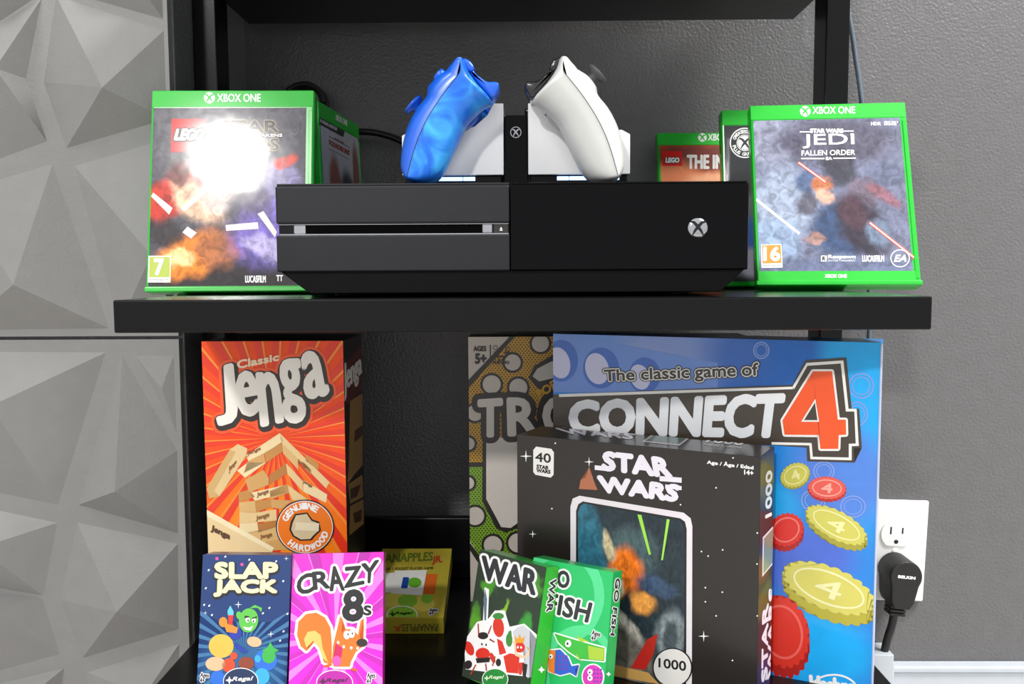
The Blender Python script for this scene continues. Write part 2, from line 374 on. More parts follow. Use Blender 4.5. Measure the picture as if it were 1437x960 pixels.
f.polys('light_streaks', [[(85, 484), (165, 548), (150, 575), (76, 500)], [(200, 548), (325, 440), (336, 462), (214, 562)], [(204, 648), (226, 624), (264, 650), (240, 674)],
                          [(385, 618), (520, 606), (524, 634), (388, 642)], [(520, 572), (545, 560), (600, 646), (592, 670)]], ink('fbe9e2', .2), 3)
f.poly('logo_square', [(168, 182), (310, 182), (310, 318), (162, 318)], ink('d6231f', .2), 3)
q = [(188, 226), (306, 226), (298, 268), (180, 268)]
f.text('lettering', 'LEGO', q, BLACK, 4, bold=9, shear=.1); f.text('lettering', 'LEGO', q, WHITE, 5, bold=4, shear=.1)
for t, q in (('STAR', (372, 190, 612, 236)), ('WARS', (372, 264, 612, 310))):
    f.text('lettering', t, q, ink('c9b98a', .2), 3, bold=5); f.text('lettering', t, q, ink('4d4a50', .2), 4, bold=2.4)
f.text('lettering', 'THE FORCE AWAKENS', (330, 244, 628, 256), WHITE, 5, bold=.8)
f.poly('age_badge', [(60, 745), (153, 745), (150, 856), (54, 856)], WHITE, 3); f.poly('age_field', [(64, 750), (149, 750), (147, 834), (60, 834)], ink('a6b82c'), 4)
f.text('lettering', '7', (86, 760, 122, 824), WHITE, 5, bold=4); f.text('lettering', 'www.pegi.info', (60, 840, 146, 850), ink('77777a'), 5)
f.text('lettering', 'LUCASFILM', (465, 828, 550, 856), WHITE, 3, bold=1.2); f.text('lettering', 'TT', (596, 826, 622, 850), WHITE, 3, bold=1)

r, f = game_case('green game case turned sideways with white SQUADRONS cover, behind the LEGO case', (-.1833, .8682, ZS), 85.3, 2,
                 [(446.0, 139.7), (503.0, 174.5), (515.1, 405.2), (461.0, 409.6)], (430, 120, 6.86))
f.text('lettering', 'XBOX ONE', [(278, 276), (390, 338), (390, 392), (278, 330)], WHITE, 3, bold=1.5)
f.rect('cover_sheet', art('cover_white_red', 'c6cad2', [(.3, .62, .2, .25, 0, '9c4a36', .9), (.62, .58, .26, .22, 0, '30272a', .95), (.9, .72, .14, .3, 0, '8a3a2a', .9),
                                                        (.92, .5, .1, .2, 0, '3a3236', .8), (.5, .2, .7, .3, 0, '5b5a66', .8)], .03, 6, .25, .5), 2, (.0022, .005, .0068, .0156))
f.poly('dark_strip', [(118, 305), (366, 440), (352, 498), (118, 372)], ink('26262a'), 3)
f.text('lettering', 'EA ORIGINAL ADVENTURE', [(126, 322), (290, 408), (288, 438), (126, 352)], WHITE, 4, bold=.6)
f.text('lettering', 'SQUADRONS', [(214, 520), (412, 630), (408, 684), (214, 574)], ink('a8431f'), 3, bold=2)
f.polys('rule_lines', [[(214, 486), (412, 596), (412, 602), (214, 492)], [(210, 604), (406, 706), (406, 712), (210, 610)]], ink('5a2a22'), 3)
f.text('lettering', 'STAR WARS', [(268, 500), (360, 550), (360, 564), (268, 514)], ink('a8431f'), 3, bold=.8)

v5 = (900, 120, 3.0976)
r, f = game_case('green game case with Jedi Fallen Order cover and orange age 16 badge, right of console', (.2671, .7685, ZS), -4.9, 18.8,
                 [(1051.3, 147.6), (1270.7, 142.6), (1294.0, 400.5), (1062.2, 401.4)], v5)
case_head(f, 712, 113, 23, [(744, 94), (928, 92), (928, 122), (744, 125)])
f.rect('cover_sheet', art('cover_blue_grey', '6a6e86', [
    (.12, .88, .3, .25, 0, '9a9eb2', .7), (.55, .85, .55, .2, 0, '4e4a5c', .9), (.2, .45, .3, .3, 0, '98a4ba', .9), (.1, .2, .25, .2, 0, '8fa3c0', .9), (.88, .62, .2, .1, 10, '5a6078', .9),
    (.58, .68, .15, .17, 0, '33323e', .95), (.72, .5, .14, .14, 0, '6b5a68', .8), (.35, .58, .1, .1, 0, '44597e', .9), (.33, .44, .12, .1, 60, '3e3440', .8), (.55, .26, .26, .24, -15, '2f4468', .97), (.7, .28, .2, .28, 35, '2c2330', .95),
    (.63, .38, .1, .16, 40, '4a2e3a', .8), (.45, .56, .085, .07, 0, 'b46a3a', .95), (.46, .48, .07, .075, 0, 'd2a58e', .95), (.38, .2, .09, .05, 0, 'b98b78', .7), (.8, .25, .1, .12, 0, '6f8098', .8), (.85, .48, .16, .06, -35, '8a5560', .8), (.5, .02, .7, .1, 0, '5d6684', .8)], .06, 8, .2, .8), 2, (.0028, .0125, .0062, .0156))
f.poly('footer_band', [(508, 808), (1192, 806), (1196, 850), (510, 852)], M_band, 3)
f.text('lettering', 'XBOX ONE', (798, 822, 892, 836), WHITE, 4, bold=1.2)
f.polys('light_streaks', [[(684, 330), (806, 418), (800, 428), (678, 340)], [(994, 590), (1186, 742), (1184, 756), (988, 602)]], ink('ff5a4a', .2), 3)
f.polys('light_streak_core', [[(684, 334), (800, 418), (798, 423), (681, 338)], [(994, 595), (1184, 745), (1183, 751), (991, 600)]], ink('ffe2da', .2), 4)
f.poly('pale_streak', [(500, 490), (690, 640), (684, 650), (498, 504)], ink('d8f0f4', .2), 3)
f.text('lettering', 'STAR WARS', (734, 190, 876, 206), WHITE, 3, bold=2)
f.polys('rule_lines', [[(688, 200), (734, 200), (734, 205), (688, 205)], [(876, 197), (922, 196), (922, 201), (876, 202)], [(694, 316), (796, 316), (796, 321), (694, 321)], [(834, 315), (932, 314), (932, 319), (834, 320)]], WHITE, 3)
f.text('lettering', 'JEDI', [(700, 214), (922, 210), (926, 270), (702, 274)], WHITE, 3, bold=1.2)
f.text('lettering', 'FALLEN ORDER', [(696, 284), (928, 280), (928, 302), (696, 306)], WHITE, 3, bold=.8)
f.text('lettering', 'EA', (802, 312, 828, 324), WHITE, 3, bold=1); f.text('lettering', 'HDR', (998, 160, 1040, 174), WHITE, 3, bold=.8)
f.text('lettering', 'XBOX ONE X\nENHANCED', (1054, 156, 1116, 174), WHITE, 3, bold=.4)
f.poly('age_badge', [(520, 692), (608, 690), (614, 792), (522, 794)], WHITE, 3); f.poly('age_field', [(524, 696), (605, 694), (609, 772), (527, 774)], ink('e8902a'), 4)
f.text('lettering', '16', (532, 704, 600, 762), WHITE, 5, bold=3.5); f.text('lettering', 'www.pegi.info', (528, 778, 608, 788), ink('77777a'), 5)
f.text('lettering', 'Respawn', (812, 738, 930, 756), WHITE, 3, bold=1.4); f.text('lettering', 'ENTERTAINMENT', (812, 758, 930, 766), WHITE, 3)
f.poly('maker_mark', rrect(780, 740, 806, 766, 3), WHITE, 3); f.text('lettering', 'R', (787, 745, 799, 761), BLACK, 4, bold=1)
f.text('lettering', 'LUCASFILM', (960, 740, 1054, 766), WHITE, 3, bold=1.2)
f.polys('maker_ring', ring(1124, 752, 42, 39, 4), WHITE, 3); f.text('lettering', 'EA', (1098, 738, 1150, 766), WHITE, 3, bold=1.6, shear=.3)

r, f = game_case('green game case with black GREATEST HITS seal, half hidden behind the age 16 case', (.2561, .847, ZS), 0, 10,
                 [(1012.0, 154.0), (1212.6, 152.5), (1222.9, 401.7), (1018.4, 402.7)], v5)
f.rect('cover_sheet', art('cover_charcoal', '3a3a3f', [(.1, .45, .5, .14, 0, '6d7079', .9), (.1, .3, .4, .15, 0, '3c62b0', .9), (.15, .12, .4, .12, 0, 'a9a4b8', .8)], .03, 6, .2, .6), 2, (.0022, .005, .0068, .0156))
f.polys('seal_ring', ring(450, 250, 66, 66, 5), WHITE, 3); f.polys('seal_ring', ring(450, 250, 36, 36, 3), WHITE, 3); f.poly('emblem', ell(450, 250, 31), WHITE, 3); f.polys('emblem_cross', xmark(450, 250, 31), ink('3a3a3f'), 4)
def arc_text(f, body, cx, cy, r0, h, a0, a1, m, lay, bold=.8, flip=False):
    n = len(body)
    for i, ch in enumerate(body):
        if ch == ' ': continue
        a = math.radians(a0 + (a1 - a0) * i / max(1, n - 1)); wd = h * .42
        ux, uy = math.cos(a), math.sin(a); tx, ty = -uy, ux
        if flip: tx, ty, o, i_ = -tx, -ty, r0 - h / 2, r0 + h / 2
        else: o, i_ = r0 + h / 2, r0 - h / 2
        P = lambda rr, s: (cx + ux * rr + tx * wd * s, cy + uy * rr + ty * wd * s)
        f.text('lettering', ch, [P(o, -1), P(o, 1), P(i_, 1), P(i_, -1)], m, lay, bold)
arc_text(f, 'GREATEST HITS', 450, 250, 49, 14, 205, 345, WHITE, 3); arc_text(f, 'PLUS GRANDES', 450, 250, 49, 14, 160, 20, WHITE, 3, flip=True)

r, f = game_case('green game case with orange-red LEGO cover reading THE IN, behind console', (.208, .9, ZS), 0, 22.4,
                 [(921.0, 186.0), (1102.0, 184.7), (1124.7, 396.6), (932.9, 397.6)], v5)
case_head(f, 265, 227, 19, (290, 212, 440, 240))
f.rect('cover_sheet', art('cover_orange', 'b8452a', [(.5, .9, .8, .14, 0, '6a3a34', .8), (.1, .72, .35, .2, 0, 'e08a60', .8), (.5, .7, .4, .12, 0, 'f0b088', .9), (.5, .5, .22, .22, 0, '55607a', .9), (.8, .5, .3, .3, 0, 'd0432c', .8)], .05, 6, .2, .6), 2, (.0022, .005, .0068, .0156))
f.poly('logo_square', [(92, 286), (176, 286), (178, 350), (92, 350)], ink('d6231f', .2), 3)
f.text('lettering', 'LEGO', (106, 316, 164, 336), BLACK, 4, bold=5, shear=.1); f.text('lettering', 'LEGO', (106, 316, 164, 336), WHITE, 5, bold=2, shear=.1)
f.text('lettering', 'THE INCREDIBLES', (200, 304, 610, 362), ink('e8e4e2', .2), 3, bold=3)

# ------------------------------------------------------------------ console
M_matte = mat('console_matte_charcoal', '17181c', .45, spec=.3, bump=.03, bscale=900)
M_gloss = mat('console_gloss_black', '040405', .04, spec=.12, var=.02)
M_under = mat('console_black_base', '060607', .4, spec=.12)
M_chrome = mat('console_bright_trim', 'b8b8bc', .18, metal=1)
co = thing('game_console', 'wide black games console, half matte and half glossy, on middle shelf', 'games console', (-.008, .628, ZS))
CX0, CX1 = -.1655, .1655; split = -.001
prism('base', [(CX0 + .001, .019), (CX0 + .022, .003), (CX1 - .018, .003), (CX1 - .001, .019)], .004, .27, M_under, co, .0006)
for x in (-.12, .12):
    for y in (.03, .24): lathe('foot', [(.010, -.0005 + .0005), (.011, .001), (.011, .0035)], M_under, co, 20, loc=(x, y, 0))
box('lower_front', (CX0, 0, .0185), (split - .0003, .02, .0440), M_matte, co, .001)
box('upper_front', (CX0, 0, .0520), (split - .0003, .02, .0785), M_matte, co, .0014)
box('gloss_front', (split + .0003, 0, .0185), (CX1, .02, .0785), M_gloss, co, .0009)
box('body', (CX0 + .0008, .0195, .0185), (CX1 - .0008, .274, .0785), M_matte, co, .001)
box('top_plate', (CX0 + .001, .001, .0784), (split - .0006, .274, .0800), M_matte, co, .0005)
box('top_plate', (split + .0006, .001, .0784), (CX1 - .001, .274, .0800), M_gloss, co, .0005)
ds = box('disc_slot', (CX0 + .001, .004, .0441), (split - .0005, .02, .0519), mat('slot_dark_trim', '1a1a1c', .2, metal=.6), co, .0004)
box('trim_line', (CX0 + .002, .0012, .0440), (split - .001, .005, .0450), M_chrome, ds, .0002); box('trim_line', (CX0 + .002, .0014, .0513), (split - .001, .005, .0519), M_chrome, ds, .0002)
box('slot_opening', (CX0 + .020, .003, .0454), (split - .020, .0045, .0512), mat('slot_black', '010101', .7, spec=.05), ds, .0002)
for a, b in ((CX0 + .012, CX0 + .0205), (split - .0195, split - .0125)): box('slot_end', (a, .002, .0450), (b, .0046, .0514), M_chrome, ds, .0008)
eb = box('eject_button', (split - .0115, .0018, .0449), (split - .0012, .005, .0514), mat('button_brown_black', '2a2725', .25), co, .0004)
fe = Face(eb, (split - .0115, .0018, .0449), (1, 0, 0), (0, 0, 1), .0103, .0065, [(0, 0), (103, 0), (103, 65), (0, 65)])
fe.polys('eject_mark', [[(42, 40), (52, 22), (62, 40)], [(42, 44), (62, 44), (62, 48), (42, 48)]], WHITE, 1)
pb = lathe('power_emblem', [(.0005, .0006), (.0045, .0005), (.0069, .0001), (.0070, -.0006)][::-1], M_chrome, co, 32, axis=(0, -1, 0), loc=(.1302, 0, .0476))
fp = Face(pb, (.1232, -.0006, .0406), (1, 0, 0), (0, 0, 1), .014, .014, [(-1, -1), (1, -1), (1, 1), (-1, 1)])
fp.polys('emblem_cross', [[(x, y) for x, y in q] for q in xmark(0, -.05, .98)], mat('emblem_black', '040404', .2), 1)

# ------------------------------------------------------------------ charging dock and controllers
ZC = ZS + .080
M_white = mat('white_plastic', 'e6e6e6', .3, coat=.2, var=.02)
M_led = mat('blue_white_indicator', 'a9c8ff', .3, emit=1.6)
dk = thing('charging_dock', 'white twin controller charging dock with glossy black middle post on console', 'charging dock', (-.005, .68, ZC))
K = .0001375
def dpt(cx, cy): return ((cx - 1058) * K + .0475, .0107 + (725 - cy) * K)
cradle = [(780, 725), (780, 340), (835, 340), (868, 402), (940, 464), (1080, 486), (1242, 456), (1275, 487), (1290, 485), (1337, 510), (1337, 725)]
for sg in (1, -1):
    pts = [dpt(*p) for p in cradle]; pts = [(sg * x, z) for x, z in pts]
    cr = prism('cradle', pts, 0, .06, M_white, dk, .0005)
    xs = sorted((sg * .011, sg * .084)); box('cradle_base', (xs[0], .003, .0005), (xs[1], .058, .0106), M_under, dk, .0006)
    for a, b in ((.031, .040), (.0405, .078)):
        xs = sorted((sg * a, sg * b)); box('indicator_light', (xs[0], .0012, .0066), (xs[1], .004, .0094), M_led, dk, .0002)
pl = box('middle_post', (-.009, .001, 0), (.009, .058, .0552), M_gloss, dk, .0012)
fm = Face(pl, (-.009, .001, 0), (1, 0, 0), (0, 0, 1), .018, .0552, [(0, 0), (180, 0), (180, 552), (0, 552)])
fm.polys('emblem', ring(90, 128, 42, 42, 6), mat('post_silver', '9a9a9e', .3, metal=.8), 1); fm.polys('emblem_cross', xmark(90, 128, 36), mat('post_silver'), 1)

BACK = [(962, 112), (948, 118), (930, 168), (870, 250), (802, 326), (836, 350), (872, 372), (940, 440), (975, 505), (1005, 570), (1060, 680), (1085, 720), (1112, 748), (1150, 762)]
FRONT = [(1190, 766), (1232, 762), (1262, 748), (1288, 715), (1301, 680), (1302, 640), (1297, 590), (1285, 525), (1266, 462), (1238, 402), (1205, 350), (1175, 315), (1158, 288), (1152, 252), (1130, 218), (1104, 190), (1075, 172), (1045, 155), (1018, 132), (1000, 115), (980, 111)]
SEAM = [(972, 120), (966, 160), (972, 198), (1005, 240), (1060, 310), (1108, 380), (1150, 450), (1190, 535), (1220, 620), (1243, 700), (1252, 735)]
KX = .0001349
def cp(p): return ((p[0] - 1035) * KX, (766 - p[1]) * KX * .985)
def dense(pts, k=3, closed=False):
    P = smooth_path([(x, y, 0) for x, y in pts], k); return [(p.x, p.y) for p in P]
def nearest(p, line):
    best = None
    for a, b in zip(line, line[1:]):
        dx, dy = b[0] - a[0], b[1] - a[1]; t = max(0, min(1, ((p[0] - a[0]) * dx + (p[1] - a[1]) * dy) / (dx * dx + dy * dy)))
        q = (a[0] + dx * t, a[1] + dy * t); d = math.hypot(p[0] - q[0], p[1] - q[1])
        if best is None or d < best[0]: best = (d, q)
    return best[1]
def controller(label, loc, rz, m_front, m_back, m_trig, m_bump, m_stick, near, blue):
    r = thing('game_controller', label, 'game controller', loc, (0, 0, rz), 'wireless controllers standing in the charging dock')
    bk = [cp(p) for p in dense(BACK)]; fr = [cp(p) for p in dense(FRONT)]; sm = [cp(p) for p in dense(SEAM)]
    chain = bk + fr; M = [nearest(p, sm) for p in chain]; nr = 18; n = len(chain); nb = len(bk)
    for side in (-1, 1):
        bm = bmesh.new(); rows = []
        for j in range(nr + 1):
            ph = math.pi * (j / nr - .5); k = max(0, math.cos(ph)) ** .8; y = side * .0525 + .023 * math.sin(ph)
            rows.append([bm.verts.new((a[0] + (p[0] - a[0]) * k, y, a[1] + (p[1] - a[1]) * k)) for p, a in zip(chain, M)])
        for a, b in zip(rows, rows[1:]):
            for i in range(n):
                q = bm.faces.new((a[i], a[(i + 1) % n], b[(i + 1) % n], b[i])); q.material_index = 0 if i < nb else 1
        bmesh.ops.remove_doubles(bm, verts=bm.verts, dist=.00002)
        me = bm_mesh(bm, True); ix = [q.material_index for q in me.polygons]; h = link('handle', me, m_back, r); me.materials.append(m_front); me.polygons.foreach_set('material_index', ix); me.update()
    md = [(975, 118), (950, 170), (912, 250), (880, 330), (900, 400), (960, 450), (1080, 470), (1230, 440), (1225, 392), (1190, 340), (1150, 285), (1125, 225), (1085, 185), (1030, 155)]
    prism('middle_body', [cp(p) for p in md], -.040, .040, m_front, r, .003, 3, True)
    for s in (-1, 1):
        pts = [Vector((x, s * .0757, z)) for x, z in sm[5:]]
        tube('seam', pts, .00022, mat('seam_dark', '101318', .6), r, 6, 1)
        tg = [(912, 150), (892, 186), (832, 230), (786, 226), (767, 236), (772, 266), (790, 300), (806, 322), (868, 252), (932, 172)]
        prism('trigger', [cp(p) for p in tg], s * .052 - .013, s * .052 + .013, m_trig, r, .0022, 3, True)
        bp = [(946, 106), (962, 110), (966, 124), (950, 160), (932, 178), (900, 176), (898, 150), (920, 122)]
        prism('bumper', [cp(p) for p in bp], s * .050 - .017, s * .050 + .017, m_bump, r, .002, 3, True)
    ax = Vector((.72, 0, .69)).normalized()
    def stick(c, y):
        x, z = cp(c); lathe('thumbstick', [(.0055, -.004), (.0036, .001), (.0034, .005), (.0078, .0062), (.0086, .0074), (.0084, .0088), (.006, .0084), (.002, .0082)], m_stick, r, 28, ax, (x, y, z))
    stick((1126, 186), near * .036 if not blue else -near * .036); stick((1222, 322), near * .018 * (1 if blue else -1))
    x, z = cp((1200, 352)); yb = (-near if blue else near) * .02
    b = box('directional_pad', (-.011, -.0035, -.001), (.011, .0035, .002), m_stick, r, .0006); b.matrix_local = Matrix.Translation((x, yb, z)) @ Vector((0, 0, 1)).rotation_difference(ax).to_matrix().to_4x4()
    for (cx, cy), yy in zip([(1042, 152), (1085, 180), (1085, 180), (1128, 222)], (.042, .053, .031, .042)):
        x, z = cp((cx, cy)); lathe('face_button', [(.005, -.002), (.005, .0022), (.004, .003), (.001, .0032)], m_bump, r, 20, ax, (x, (near if blue else -near) * yy, z))
    return r
m_blue = mat('blue_satin_plastic', '1258c8', .34, coat=.15)
m_marble = bpy.data.materials.new('blue_marbled_plastic'); m_marble.use_nodes = True
nt = m_marble.node_tree; p = nt.nodes['Principled BSDF']; p.inputs['Roughness'].default_value = .38
tc = nt.nodes.new('ShaderNodeTexCoord'); n = nt.nodes.new('ShaderNodeTexNoise'); n.inputs['Scale'].default_value = 38; n.inputs['Detail'].default_value = 6; n.inputs['Distortion'].default_value = 1.6
rp = nt.nodes.new('ShaderNodeValToRGB'); rp.color_ramp.elements[0].position = .42; rp.color_ramp.elements[1].position = .72
rp.color_ramp.elements[0].color = lin('0f62d0'); rp.color_ramp.elements[1].color = lin('3fa6ee')
nt.links.new(tc.outputs['Object'], n.inputs['Vector']); nt.links.new(n.outputs['Fac'], rp.inputs['Fac']); nt.links.new(rp.outputs['Color'], p.inputs['Base Color'])
m_wc = mat('controller_white', 'c2c3c0', .38, coat=.1, var=.02); m_bg = mat('controller_gloss_black', '0c0c0e', .1, coat=.6); m_gs = mat('stick_grey', '4a4a4c', .6)
controller('blue marbled game controller standing in left side of white dock', (-.0523, .71, ZC + .0012), math.pi, m_blue, m_marble, m_blue, m_blue, m_blue, 1, True)
controller('white game controller with black triggers standing in right side of dock', (.0376, .71, ZC + .0012), 0, m_wc, m_wc, m_bg, m_bg, m_gs, -1, False)

# ------------------------------------------------------------------ boxed games on the lower shelf
# --- wooden block tower game
v6 = (260, 460, 2.909)
W, H, T = .1202, .2646, .0872
r = carton('game_box', 'tall orange Jenga box with wooden block tower picture, under left of shelf', 'game box', (-.2131, .8373, ZL), .15, 0, W, H, T, mat('box_black_card', '15110f', .4, coat=.2))
f = F_front(r, W, H, T, [(282.9, 479.1), (481.3, 478.2), (490.0, 903.5), (296.9, 903.7)], v6)
f.rect('front_print', art('orange_print', 'f5501c', [(.5, .25, .75, .45, 0, 'fb8412', 1), (.5, .75, .6, .2, 0, 'f04218', .6), (.45, .3, .4, .25, 0, 'f99a2e', .6)], .01, 4), 1)
f.polys('sun_rays', rays(370, 450, 900, 34, .05, .4), ink('e63212'), 2)
f.polys('sun_rays', rays(370, 450, 900, 34, .13, .12), ink('f58a2c'), 3)
wood = ['e6c58c', 'd2a15e', 'c58a45', 'eed6a4', 'b87838', 'dcb273']
BL = [([(250, 520), (385, 430), (400, 462), (325, 512), (258, 545)], 3), ([(385, 428), (590, 630), (575, 655), (395, 470)], 0), ([(255, 545), (322, 512), (328, 548), (240, 592)], 1), ([(325, 510), (394, 468), (398, 505), (330, 550)], 2),
      ([(212, 582), (258, 548), (330, 550), (245, 612)], 3), ([(395, 470), (460, 535), (462, 580), (400, 512)], 5), ([(480, 545), (515, 580), (512, 600), (478, 566)], 4), ([(490, 515), (545, 555), (545, 580), (494, 545)], 2),
      ([(245, 620), (320, 580), (342, 612), (342, 640), (262, 672)], 1), ([(345, 600), (412, 552), (422, 590), (345, 640)], 4), ([(412, 552), (480, 625), (480, 668), (418, 596)], 0), ([(482, 620), (580, 680), (575, 714), (482, 668)], 3),
      ([(218, 672), (262, 660), (285, 690), (220, 712)], 2), ([(262, 674), (415, 640), (420, 672), (285, 706)], 3), ([(345, 666), (415, 638), (425, 672), (350, 700)], 1), ([(418, 640), (500, 700), (440, 705), (425, 672)], 0),
      ([(220, 712), (284, 706), (290, 752), (222, 752)], 5), ([(284, 706), (350, 698), (352, 730), (290, 752)], 2), ([(350, 700), (440, 705), (390, 740), (352, 732)], 1), ([(222, 752), (290, 754), (372, 740), (374, 786), (222, 800)], 0),
      ([(222, 800), (295, 792), (300, 830), (222, 842)], 3), ([(295, 800), (372, 786), (374, 812), (300, 836)], 4), ([(222, 842), (374, 812), (384, 862), (300, 880), (240, 870)], 5), ([(300, 880), (384, 862), (420, 905), (330, 910)], 1)]
for ci in range(6):
    P = [q for q, c in BL if c == ci]
    if P: f.polys('block_picture', P, ink(wood[ci]), 4)
f.polys('block_picture', [[(88, 655), (182, 498), (215, 474), (254, 492), (250, 520), (140, 688), (100, 696)]], ink('dfc08a'), 4)
f.polys('block_edge', [[(88, 655), (182, 498), (206, 506), (118, 664)], [(88, 655), (118, 664), (140, 688), (100, 696)]], ink('cda768'), 5)
f.polys('block_picture', [[(86, 740), (365, 898), (350, 925), (90, 925)]], ink('e9cc98'), 5); f.polys('block_edge', [[(86, 740), (365, 898), (352, 910), (88, 768)]], ink('f4e2b8'), 6)
for q in ([(255, 505), (312, 482), (306, 502), (254, 526)], [(294, 672), (342, 655), (340, 678), (294, 694)], [(290, 768), (345, 750), (342, 776), (290, 790)], [(306, 845), (356, 832), (354, 856), (308, 864)], [(178, 566), (212, 534), (208, 556), (180, 596)], [(462, 534), (498, 560), (494, 578), (462, 552)], [(482, 618), (520, 640), (518, 656), (482, 634)]):
    f.text('block_stamp', 'Jenga', q, ink('8a5a2a'), 6, bold=.8)
f.text('block_stamp', 'Jenga', [(110, 804), (186, 842), (180, 868), (106, 832)], ink('5a3418'), 7, bold=2.2)
J = [('J', [(132, 168), (190, 152), (212, 384), (136, 392)]), ('e', [(208, 188), (282, 176), (302, 346), (222, 362)]), ('n', [(296, 184), (372, 190), (396, 378), (316, 396)]), ('g', [(380, 134), (462, 132), (492, 376), (412, 388)]), ('a', [(478, 104), (548, 98), (584, 268), (496, 288)])]
for ch, q in J: f.text('lettering_halo', ch, q, ink('f0541e'), 5, bold=34, off=(4, 8), n=14)
for ch, q in J: f.text('lettering_shadow', ch, q, ink('2a211c'), 6, bold=22, off=(5, 8), n=14)
for ch, q in J: f.text('lettering', ch, q, ink('efe9df'), 7, bold=9, n=10)
f.text('lettering', 'Classic', [(214, 134), (382, 104), (382, 132), (216, 166)], ink('f6d9b4'), 8, bold=2.2)
f.poly('round_seal', ell(490, 812, 119, 112), ink('2a211c'), 8); f.poly('round_seal', ell(490, 812, 114, 107), WHITE, 9); f.poly('round_seal', ell(490, 812, 111, 104), ink('f07a1c'), 10)
f.poly('seal_cutout', [(432, 790), (450, 758), (500, 752), (520, 780), (548, 790), (556, 826), (530, 850), (518, 866), (470, 868), (440, 850), (426, 822)], ink('2a211c'), 11)
f.poly('seal_cutout', [(440, 795), (454, 764), (498, 758), (516, 786), (542, 796), (548, 824), (524, 846), (512, 860), (474, 862), (446, 846), (434, 822)], ink('d9c39c'), 12)
f.poly('seal_cutout', [(452, 792), (548, 796), (546, 828), (450, 824)], ink('eadbb8'), 13)
arc_text(f, 'GENUINE', 490, 812, 86, 24, 205, 300, WHITE, 11, 1.6); arc_text(f, 'HARDWOOD', 490, 812, 86, 24, 130, 20, WHITE, 11, 1.6, True)
g = F_side(r, W, H, T, [(481.3, 478.2), (507.1, 468.1), (514.2, 850.7), (490.0, 903.5)], v6)
g.poly('side_glow', [(648, 160), (715, 70), (722, 250), (655, 320)], ink('5a1c12'), 1)
g.text('lettering', 'Jenga', [(646, 150), (716, 96), (720, 212), (648, 300)], ink('e8e2da'), 2, bold=2)
g.polys('block_picture', [[(672, 300), (722, 268), (724, 560), (690, 600), (660, 640), (670, 560)], [(664, 640), (722, 600), (726, 690), (672, 720)], [(672, 730), (726, 700), (728, 800), (668, 850)]], ink('9a7442'), 2)
g.polys('block_edge', [[(690, 420), (722, 400), (722, 440), (690, 470)], [(672, 660), (716, 640), (700, 690), (674, 700)], [(684, 760), (720, 740), (716, 790), (690, 800)]], ink('4a2a14'), 3)

# --- dotted game, half hidden
vt = (540, 460, 3.0)
W, H, T = .267, .26, .04
r = carton('game_box', 'beige dotted yellow and green TROUBLE box standing behind the Connect 4 box', 'game box', (.0807, .89, ZL), 0, 0, W, H, T, mat('box_beige_card', 'b9b0a4', .45))
f = F_front(r, W, H, T, [(657.0, 473.0), (1049.6, 471.3), (1043.7, 843.7), (660.4, 843.9)], vt)
f.rect('front_print', ink('cfc6ba'), 1)
yel = [(350, 250), (545, 36), (760, 36), (760, 570), (352, 570)]; grn = [(354, 584), (760, 584), (760, 1000), (420, 1000), (354, 890)]
f.poly('yellow_field', yel, ink('d9a21e'), 2); f.poly('green_field', grn, ink('7fae1e'), 2)
f.polys('field_border', [[(350, 222), (532, 30), (556, 30), (350, 256)], [(352, 566), (425, 566), (425, 586), (352, 586)], [(354, 900), (430, 1000), (400, 1000), (354, 930)]], ink('241c18'), 4)
def inside(p, poly):
    c = False
    for i in range(len(poly)):
        (x1, y1), (x2, y2) = poly[i - 1], poly[i]
        if (y1 > p[1]) != (y2 > p[1]) and p[0] < (x2 - x1) * (p[1] - y1) / (y2 - y1) + x1: c = not c
    return c
dots = [ell(x + (7 if j % 2 else 0), y, 3.4, n=8) for j, y in enumerate(range(44, 960, 9)) for x in range(354, 720, 14) if inside((x, y), yel) or inside((x, y), grn)]
dt = f.polys('halftone_dots', dots, ink('2c241a'), 3); 
circ = [(655, 66, 36), (538, 146, 34), (450, 238, 38), (562, 252, 38), (380, 358, 34), (352, 488, 26), (350, 654, 26), (380, 792, 38), (455, 914, 38), (560, 905, 40), (720, 330, 60)]
f.polys('peg_dot_rim', [ell(x, y, q + 10) for x, y, q in circ], ink('241c18'), 4); f.polys('peg_dot', [ell(x, y, q) for x, y, q in circ], ink('cfc6ba'), 5)
f.poly('peg_dot_rim', [(604, 210), (630, 160), (700, 118), (760, 110), (760, 260), (660, 270), (630, 240)], ink('241c18'), 5); f.poly('peg_dot', [(622, 204), (642, 172), (700, 142), (760, 130), (760, 200), (650, 226)], ink('cfc6ba'), 6)
f.text('lettering', 'POP-O-MATIC', [(636, 268), (900, 90), (920, 120), (652, 298)], ink('d9a21e'), 7, bold=2)
f.poly('peg_rim', [(412, 470), (590, 470), (590, 830), (510, 862), (470, 845), (410, 730)], ink('241c18'), 6); f.poly('peg', [(427, 462), (580, 462), (580, 806), (530, 842), (490, 838), (427, 720)], ink('dcd4ca'), 7)
TR = [('T', [(398, 308), (490, 302), (490, 452), (398, 456)]), ('R', [(520, 300), (634, 300), (640, 446), (524, 450)]), ('O', [(668, 296), (800, 290), (806, 440), (672, 446)])]
for ch, q in TR: f.text('lettering_shadow', ch, q, ink('241c18'), 8, bold=32, n=14)
for ch, q in TR: f.text('lettering', ch, q, ink('dcd4ca'), 9, bold=8, n=10)
f.text('lettering', 'AGES', (374, 78, 426, 98), ink('241c18'), 6, bold=1.6); f.text('lettering', '5+', (382, 110, 426, 150), ink('241c18'), 6, bold=3)
